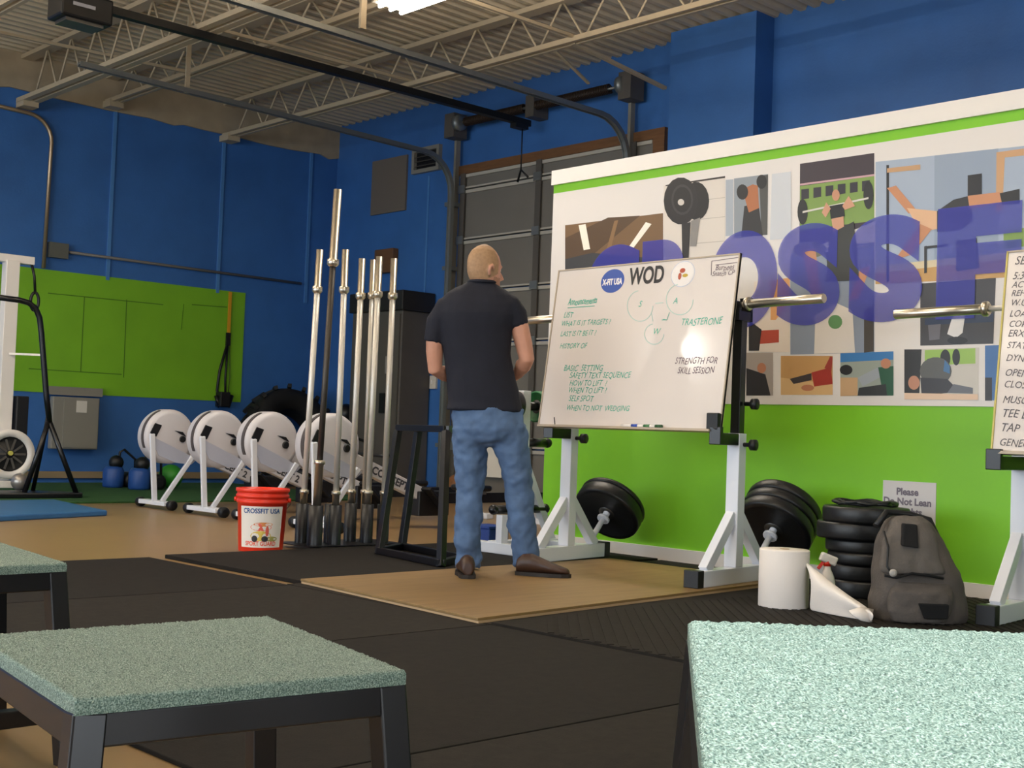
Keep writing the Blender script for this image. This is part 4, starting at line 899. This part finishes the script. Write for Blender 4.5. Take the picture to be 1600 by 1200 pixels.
# white exercise tower with rope and flywheel at the left edge
mc = thing('cable_tower', 'white upright exercise tower with black fan wheel at the left edge', 'exercise machine', (-12.9, 5.15, .016), local=True)
TS0 = V((-12.3, 4.9, 0)); ORG[mc.name] = TS0
MB().bb((-12.36, 4.83, .1), (-12.24, 4.96, 2.28)).build('column', WHITE, mc, bevel=.006)
MB().bb((-12.34, 4.3, 2.26), (-12.26, 5.11, 2.34)).build('top_arm', WHITE, mc, bevel=.006)
MB().bb((-12.38, 4.98, .5), (-12.2, 5.10, .95)).build('black_housing', BLACK_P, mc, bevel=.01)
fw = MB().lathe([(.17, -.06), (.235, -.06), (.24, -.05), (.24, .05), (.235, .06), (.17, .06), (.17, -.06)], (-12.15, 4.90, .38), (1, 0, 0), 40, cap=False).build('wheel_rim', WHITE, mc)
fn = MB().lathe([(.0, -.04), (.168, -.04), (.168, .04), (.0, .04)], (-12.15, 4.90, .38), (1, 0, 0), 32, cap=False); fn = fn.build('fan_disc', BLACK_P, mc)
for k in range(10):
    a = 2 * PI * k / 10; MB().bar((-12.105, 4.9 + .04 * math.cos(a), .38 + .04 * math.sin(a)), (-12.105, 4.9 + .15 * math.cos(a), .38 + .15 * math.sin(a)), .02, .012, up=(1, 0, 0)).build('fan_blade', DKGREY, fn)
MB().lathe([(.022, 0), (.022, .03)], (-12.11, 4.9, .39), (1, 0, 0), 16).build('hub', mat('hub_yellow', 'c9c060', .4), fn)
MB().bb((-12.5, 4.2, .05), (-12.1, 5.05, .12)).build('base', WHITE, mc, bevel=.01)
rp = [V((-12.28, 5.09, 2.26)), V((-12.28, 5.12, 2.15)), V((-12.28, 5.135, 2.0))]
MB().tube(rp, .014, 8).build('rope', BLACK_P, mc)
MB().tube([V((-12.28, 5.135 + .04 * math.sin(a), 1.90 - .09 * math.cos(a + PI))) for a in [2 * PI * i / 16 for i in range(17)]], .016, 8).build('rope_handle', BLACK_P, mc)
MB().bar((-12.24, 4.9, 1.36), (-12.05, 5.15, 1.36), .02, .02).build('pull_pin', WHITE, mc)
mc.scale = (1.05, 1.05, 1.03)
# black tube stand
ts = thing('tube_stand', 'black bent tube stand with splayed legs in front of the lime panel', 'stand', (-12.0, 5.25, .016))
arcp = [(-12.0, 4.6, 1.9), (-12.0, 4.88, 1.89), (-12.0, 4.97, 1.875), (-12.0, 5.04, 1.83), (-12.0, 5.085, 1.74), (-12.0, 5.11, 1.6), (-12.0, 5.19, 1.0), (-12.0, 5.235, .74)]
MB().tube(arcp, .028, 10).build('bent_tube', BLACK, ts)
MB().tube([(-12.0, 5.23, .76), (-12.06, 5.05, .06)], .026, 8).build('leg', BLACK, ts); MB().tube([(-12.0, 5.23, .76), (-11.95, 5.53, .03)], .026, 8).build('leg', BLACK, ts)
MB().tube([(-12.0, 5.22, .80), (-12.35, 5.25, .03)], .022, 8).build('leg', BLACK, ts)
MB().prism([(-12.4, 4.5, .017), (-11.9, 4.4, .017), (-11.88, 5.55, .017), (-12.0, 5.6, .017), (-12.4, 5.2, .017)], (0, 0, .05)).build('base_plate', BLACK, ts, bevel=.01)
so = fl(38, 756, .2); tag(MB().sphere((-12.25, 5.08, .154), .085, 18).build('steel_ball', mat('ball_silver', 'a09a94', .3, metal=.6), org=(-12.25, 5.08, .068)), 'small silver ball beside the black fan wheel', 'ball')
# small gear by the wall
BLU = mat('gear_blue', '234f9a', .45)
for (cx, cy, lab, fl_) in ((-13.75, 6.78, 'left blue and black gear unit by the wall under the lime panel', 1), (-13.3, 6.87, 'right blue and black gear unit next to the green ball', -1)):
    t = thing('pump_unit', lab, 'gym gear', (cx, cy, .016), 'blue gear by the left wall')
    MB().lathe([(.11, 0), (.12, .02), (.12, .2), (.09, .24)], (cx, cy, .016), (0, 0, 1), 14).build('blue_body', BLU, t); MB().sphere((cx + .02, cy + .02, .3), .085, 14).build('black_head', BLACK_P, t)
    MB().tube([(cx + .02, cy + .05, .3), (cx + .02, cy + .06, .42), (cx + .02, cy + .11, .45), (cx + .02, cy + .25, .34), (cx, cy + .27, .06)], .015, 8).build('bent_handle', BLACK_P, t)
    MB().lathe([(.05, -.1), (.09, -.09), (.09, .09), (.05, .1)], (cx, cy + .2, .1), (1, 0, 0), 14).build('black_wheel', BLACK_P, t)
tag(MB().sphere((-13.45, 7.34, .156), .14, 22).build('exercise_ball', mat('ball_green', '2f8f2a', .5), org=(-13.45, 7.34, .016)), 'small bright green exercise ball behind the first rower', 'ball')
tag(MB().sphere((-10.6, 9.3, .17), .17, 20).build('medicine_ball', mat('ball_brown', '7a4f2a', .6, nscale=12, namt=.3), org=(-10.6, 9.3, 0)), 'brown medicine ball beyond the nearest rower', 'ball')

# ================================================================== PLATE TREE behind the man
pt_ = thing('plate_tree', 'white plate tree with black pegs behind the man', 'plate rack', (-6.05, 5.85, .022))
X0, Y0 = -6.05, 5.84
MB().bb((X0 - .035, Y0 - .035, .06), (X0 + .035, Y0 + .035, 1.08)).build('post', WHITE_M, pt_, bevel=.004)
MB().bb((X0 - .04, Y0 - .24, .022), (X0 + .04, Y0 + .33, .10)).build('base_beam', WHITE_M, pt_, bevel=.004)
for yy in (Y0 - .21, Y0 + .29): MB().bb((X0 - .27, yy - .035, .022), (X0 + .27, yy + .035, .09)).build('cross_foot', WHITE_M, pt_, bevel=.004)
MB().bar((X0, Y0 + .3, .09), (X0, Y0 + .03, .6), .05, .05, up=(1, 0, 0)).build('brace', WHITE_M, pt_)
MB().bar((X0 + .06, Y0 - .21, .09), (X0 + .06, Y0 - .21, .27), .055, .055).build('low_post', WHITE_M, pt_)
for z in (.98, .74, .30):
    for s in (-1, 1):
        MB().tube([(X0, Y0 + s * .03, z), (X0, Y0 + s * .23, z)], .028, 12).build('peg', BLACK, pt_); MB().sphere((X0, Y0 + s * .235, z), .034, 12).build('peg_knob', BLACK, pt_)
plate('green bumper plate on the upper peg behind the man\'s right hip', (X0, Y0 + .16, .98), (0, 1, 0), .105, .11, mat('bumper_green', '1f6a38', .45, bump=.05, bscale=60), 'plates on the plate tree')
plate('small black plate on the upper peg beside the man\'s hip', (X0, Y0 - .12, .98), (0, 1, 0), .1, .1, BUMPER, 'plates on the plate tree')
cr = thing('storage_crate', 'small dark blue crate seen between the man\'s legs', 'crate', (fl(762, 845)))
kc = fl(762, 845)
MB().bb(kc + V((-.12, -.1, 0)), kc + V((.12, .1, .1))).build('tub', mat('crate_blue', '1f3f8c', .5), cr, bevel=.01); MB().bb(kc + V((-.13, -.11, .1)), kc + V((.13, .11, .115))).build('rim', mat('crate_blue', '1f3f8c', .5), cr)

# ================================================================== CEILING LIGHTS
pn = thing('added_pendant', 'added metal dome lamp brightening the tall green box', 'ceiling light', (-.22, .85, 2.2))  # unseen lamp added to brighten the near box; deep dome limits its spread
MB().lathe([(.0, .50), (.06, .50), (.10, .47), (.15, .25), (.175, .0), (.17, .0), (.145, .25), (.095, .46), (.0, .46)], (-.22, .85, 2.2), (0, 0, 1), 32, cap=False).build('dome', GALV, pn)
MB().tube([(-.22, .85, 2.69), (-.22, .85, ZC)], .01, 8).build('cord', BLACK_P, pn)
MB().sphere((-.22, .85, 2.63), .04, 16).build('bulb', mat('added_bulb_lit', (.95, .98, 1, 1), emit=6), pn)
pl_ = area('added_pendant_glow', (-.22, .85, 2.585), (0, 0, 0), .12, .12, ADDED_PEND, (.95, .99, 1.0)); pl_.data.shape = 'DISK'
TUBE = mat('lit_tube', (1, .93, .80, 1), emit=14)
def fixture(x, y, z, label, L=2.44, power=LAMP, up=6.0):
    t = thing('tube_light', label, 'ceiling light', (x + L / 2, y, z + .1), 'ceiling tube lights')
    MB().prism([(x, y - .17, z + .035), (x, y - .11, z + .1), (x, y + .11, z + .1), (x, y + .17, z + .035)], (L, 0, 0)).build('reflector', mat('reflector_white', 'efe8dc', .5), t)
    for dy in (-.11, 0, .11): MB().tube([(x + .02, y + dy, z + .015), (x + L - .02, y + dy, z + .015)], .017, 10).build('tube', TUBE, t)
    for xx in (x + .3, x + L - .3): MB().tube([(xx, y, z + .1), (xx, y, ZC)], .008, 6).build('hanger_rod', GALV, t)
    area('lamp_glow', (x + L / 2, y, z - .012), (0, 0, 0), L, .3, power * L / 2.44, (1.0, .94, .85))
    area('added_uplight', (x + L / 2, y, z + .115), (PI, 0, 0), L, .2, LAMP * L / 2.44 * up, (1.0, .92, .80)); return t  # upward light added above each fixture to brighten the ceiling
fixture(-8.24, 6.26, 4.2, 'bright tube light glowing at the top edge of the ceiling', power=LAMP * 3.5, up=9.0)
for x, y, nm in ((-4.2, 3.2, 'over the plywood sheet'), (-9.6, 2.6, 'over the tan floor by the blue mat'), (-3.6, -1.6, 'above the seating behind the camera'), (-7.6, -2.4, 'in the front middle part of the ceiling'), (-13.4, 1.6, 'over the turf strip')):
    fixture(x, y, 4.2, 'tube light ' + nm)
gl = thing('globe_lamp', 'round white globe lamp hanging in the front left part of the hall', 'ceiling light', (-9.7, -.6, 3.4))
MB().sphere((-9.7, -.6, 3.6), .15, 24).build('globe', mat('globe_lit', (1, .95, .86, 1), emit=75), gl)
MB().tube([(-9.7, -.6, 3.78), (-9.7, -.6, ZC)], .012, 8).build('stem', GALV, gl); MB().lathe([(.09, 0), (.07, .05), (.02, .07)], (-9.7, -.6, 3.76), (0, 0, 1), 20).build('cap', GALV, gl)

# ================================================================== THE MAN
PD = 7.05
pr0 = fl(782, 905, .035); pr0 = V((pr0.x, pr0.y, .035))
mn = thing('person', 'bald man in navy t-shirt and blue jeans facing away on the plywood', 'person', pr0)
SKIN = mat('skin', 'c68f76', .5, nscale=14, namt=.08); SHIRT = mat('navy_cotton', '131523', .85, nscale=20, namt=.1, bump=.15, bscale=160)
DENIM = mat('denim', '516a8e', .85, nscale=11, namt=.2, bump=.2, bscale=260); LEATHER = mat('brown_leather', '3c2519', .45)
def q(x, y, d=0.0): return pd(x, y, PD + d)
def ell(c, rx, ry, n=24, tilt=0.0, ax=None, ay=None):
    ax = ax or RIGHT; ay = ay or AWAY
    return [c + ax * (rx * math.cos(2 * PI * j / n)) + ay * (ry * math.sin(2 * PI * j / n)) for j in range(n)]
M_ = PD / FPX                                  # metres per pixel of the survey at the man's distance
def torso(mb, rows, grow=0.0):
    mb.rings([ell(q((x0 + x1) / 2, y, d), (x1 - x0) / 2 * M_ + grow, ry + grow) for x0, x1, y, ry, d in rows])
def limb(mb, pts, n=16): mb.tube([p for p, r in pts], [r for p, r in pts], n)
T = [(702, 816, 655, .125, .0), (701, 815, 630, .122, .0), (699, 804, 590, .118, .0), (693, 797, 550, .118, .0), (687, 799, 515, .122, -.005), (682, 809, 490, .12, -.01), (686, 811, 474, .105, -.01), (697, 803, 461, .09, .0), (712, 790, 452, .075, .008), (726, 776, 445, .066, .014), (734, 770, 440, .06, .015)]
body = MB()
torso(body, T[1:], -.022)
limb(body, [(q(752, 455, .01), .066), (q(753, 440, .015), .062), (q(755, 420, .02), .060)])
# head, turned to the right
hc = q(756, 424, .02)
yaw = math.radians(54); FW = (RIGHT * math.sin(yaw) + AWAY * math.cos(yaw)).normalized(); SD = FW.cross(V((0, 0, 1))).normalized()   # face forward, and the man's right
def hp(f, s, u): return hc + FW * f + SD * s + V((0, 0, u))
rings_ = []
for u, f0, f1, w in ((-.105, .02, .085, .035), (-.095, -.01, .098, .05), (-.075, -.055, .102, .060), (-.045, -.085, .103, .068), (-.015, -.098, .102, .073), (.02, -.102, .103, .076), (.055, -.102, .100, .077), (.085, -.094, .088, .072), (.115, -.075, .066, .06), (.138, -.045, .038, .038), (.15, -.015, .012, .014)):
    c_ = hp((f0 + f1) / 2, 0, u); rings_.append([c_ + FW * ((f1 - f0) / 2 * math.cos(2 * PI * j / 24)) + SD * (w * math.sin(2 * PI * j / 24)) for j in range(24)])
body.rings(rings_)
body.tube([hp(.09, 0, .02), hp(.112, 0, -.012), hp(.124, 0, -.03), hp(.1, 0, -.04)], [.009, .012, .015, .011], 8)       # nose
body.tube([hp(.088, -.04, .03), hp(.099, 0, .034), hp(.088, .04, .03)], .010, 8)                                         # brow
body.tube([hp(.085, -.022, -.066), hp(.102, 0, -.066), hp(.085, .022, -.066)], .008, 8)                                   # lips
body.tube([hp(.07, -.02, -.1), hp(.095, 0, -.098), hp(.07, .02, -.1)], .014, 8)
for s in (-1, 1):
    body.tube([hp(-.012, s * .077, -.03), hp(-.022, s * .086, -.005), hp(-.02, s * .09, .018), hp(.0, s * .084, .026), hp(.008, s * .078, .005)], [.008, .010, .011, .009, .007], 8)
# arms
Ls, Le, Lh = q(696, 492, .0), q(680, 577, .02), q(722, 596, .2)
Rs, Re, Rh = q(802, 484, .0), q(823, 562, .0), q(808, 586, .1)
limb(body, [(Ls, .05), (q(683, 515, .0), .046), (q(679, 532, .0), .048), (q(679, 550, .01), .048), (Le, .042), (Le.lerp(Lh, .35), .044), (Le.lerp(Lh, .75), .033), (Lh, .029)])
limb(body, [(Rs, .052), (q(812, 512, .0), .052), (q(818, 537, .0), .049), (Re, .043), (Re.lerp(Rh, .35), .046), (Re.lerp(Rh, .75), .035), (Rh, .030)])
def hand_(w, d, pn, side):
    d = d.normalized(); sdv = d.cross(pn).normalized()
    body.tube([w, w + d * .03, w + d * .07, w + d * .092], [.028, .034, .037, .03], 10)
    for k, (L, off) in enumerate(((.068, -.030), (.078, -.010), (.072, .010), (.056, .029))):
        b0 = w + d * .08 + sdv * off; b1 = b0 + d * L * .45 + pn * .012; b2 = b1 + d * L * .32 + pn * .028; b3 = b2 + d * L * .05 + pn * .03
        body.tube([b0, b1, b2, b3], [.0105, .010, .009, .008], 8)
    t0 = w + d * .028 + sdv * (side * -.03); body.tube([t0, t0 + d * .03 + sdv * (side * -.028) + pn * .01, t0 + d * .062 + sdv * (side * -.036) + pn * .024], [.014, .012, .010], 8)
hand_(Lh, RIGHT * .9 + AWAY * .25 - V((0, 0, .12)), AWAY * .3 + V((0, 0, -.9)), 1)
hand_(Rh, -RIGHT * .55 + AWAY * .6 - V((0, 0, .15)), AWAY * .3 + V((0, 0, -.9)), -1)
# pelvis and legs, inside the jeans
LEGL = [(q(735, 668), .098), (q(733, 700), .088), (q(734, 740, .005), .076), (q(733, 775, .01), .064), (q(732, 805, -.005), .062), (q(731, 840, -.01), .056), (q(731, 875, .0), .05), (q(731, 888, .0), .045)]
LEGR = [(q(792, 668), .098), (q(799, 700), .09), (q(808, 740, .005), .077), (q(812, 775, .01), .064), (q(814, 805, -.005), .064), (q(818, 840, -.01), .058), (q(821, 870, .0), .05), (q(821, 882, .0), .045)]
body.rings([ell(q(763, y, 0), w * M_, ry) for y, w, ry in ((684, 38, .08), (672, 46, .1), (655, 48, .11), (630, 48, .11))])
for Lg in (LEGL, LEGR): limb(body, [(p, r * .82) for p, r in Lg])
bo = remesh(body, 'body', SKIN, mn, .0055, 3)
bo.data.materials.append(mat('stubble', 'a3805f', .65, nscale=60, namt=.12)); bo.data.materials.append(mat('beard', 'a5785f', .7, nscale=60, namt=.15))
for pg in bo.data.polygons:
    c = pg.center + ORG[bo.name] - hc; f, s_, u = c.dot(FW), abs(c.dot(SD)), c.z
    if -.16 < u < .2 and abs(f) < .16 and s_ < .12:
        if u > -.05 + .5 * max(0, f + .02) and f < .055 - max(0, u - .06) * .3 and not (s_ > .079 and -.04 < f < .02 and u < .04): pg.material_index = 1
        elif f > .02 and -.13 < u < -.035 and s_ > .012: pg.material_index = 2
for s in (-1, 1):
    MB().sphere(hp(.078, s * .034, .010), .0125, 12).build('eye', mat('eye_white', 'd8d0c8', .2), mn)
# clothes
sh = MB(); torso(sh, [(697, 818, 643, .128, .0)] + T[1:], .004)
limb(sh, [(q(715, 482, .0), .078), (q(697, 484, .0), .076), (q(684, 503, 0), .066), (q(677, 535, .0), .053)])
limb(sh, [(q(780, 480, .0), .078), (q(798, 482, .0), .074), (q(807, 494, 0), .066), (q(812, 510, .0), .056)])
fold = lambda p: .005 * noise.noise(V((p.x * 6, p.y * 6, p.z * 9))) + .0035 * noise.noise(V((p.x * 14 + 5, p.y * 14, p.z * 6)))
remesh(sh, 't_shirt', SHIRT, mn, .009, 4, fold)
col = MB(); ci = ell(q(753, 441, .012), .073, .068, 32); col.tube(ci + [ci[0]], .009, 8); col.build('collar', SHIRT, mn)
jn = MB()
jn.rings([ell(q(763, y, d), w * M_ , ry) for y, w, ry, d in ((698, 22, .07, 0), (688, 48, .12, 0), (672, 57, .135, -.01), (655, 56, .13, -.005), (638, 55, .122, 0))])
JL = [(q(734, 668), .108), (q(735, 700), .096), (q(736, 735, .005), .086), (q(734, 770, .01), .077), (q(733, 800, -.005), .078), (q(730, 835, -.01), .074), (q(731, 868, .0), .068), (q(731, 889, .0), .066)]
JR = [(q(793, 668), .108), (q(799, 700), .098), (q(807, 735, .005), .088), (q(811, 770, .01), .078), (q(813, 800, -.005), .079), (q(817, 835, -.01), .076), (q(821, 865, .0), .072), (q(821, 884, .0), .07)]
for J in (JL, JR): limb(jn, J, 20)
crs = lambda p: (.010 + .011 * max(0, min(1, (.45 - p.z) * 3))) * noise.noise(V((p.x * 11, p.y * 11, p.z * 13 + 6 * p.x))) + .008 * noise.noise(V((p.x * 18 + 4, p.y * 18, p.z * 24 - 9 * p.y))) + .003 * noise.noise(V((p.x * 40, p.y * 40, p.z * 45)))
remesh(jn, 'jeans', DENIM, mn, .009, 3, crs)
def shoe(heel, d, label):
    d = V((d.x, d.y, 0)).normalized(); s = V((-d.y, d.x, 0)); z0 = .0355
    def sec(t, w, h, lift=0.0, n=16):
        c = V((heel.x, heel.y, 0)) + d * t
        return [c + s * (w * math.cos(2 * PI * j / n)) + V((0, 0, z0 + .014 + lift + max(h * (.5 + .5 * math.sin(2 * PI * j / n)), 0))) for j in range(n)]
    o = MB().rings([sec(-.005, .02, .06), sec(.0, .032, .075), sec(.03, .039, .10), (sec(.08, .042, .105)), sec(.13, .043, .085), sec(.19, .05, .062), sec(.24, .046, .045), sec(.275, .03, .034), sec(.287, .012, .02)])
    o = remesh(o, 'shoe', LEATHER, mn, .006, 2)
    so = MB(); out = [(-.012, .0), (-.005, .033), (.03, .043), (.1, .044), (.18, .053), (.25, .045), (.285, .022), (.296, 0)]
    P = [V((heel.x, heel.y, z0)) + d * t + s * w for t, w in out] + [V((heel.x, heel.y, z0)) + d * t - s * w for t, w in out[-2:0:-1]]
    if (P[1] - P[0]).cross(P[2] - P[1]).z < 0: P.reverse()
    so.prism(P, (0, 0, .02)); so.build('sole', mat('sole_dark', '1f1712', .6), o)
hl = fl(731, 905, .035); shoe(hl + AWAY * .01, AWAY * .95 - RIGHT * .12, 'left')
hr = fl(808, 898, .035); shoe(hr, RIGHT * .98 - AWAY * .22, 'right')
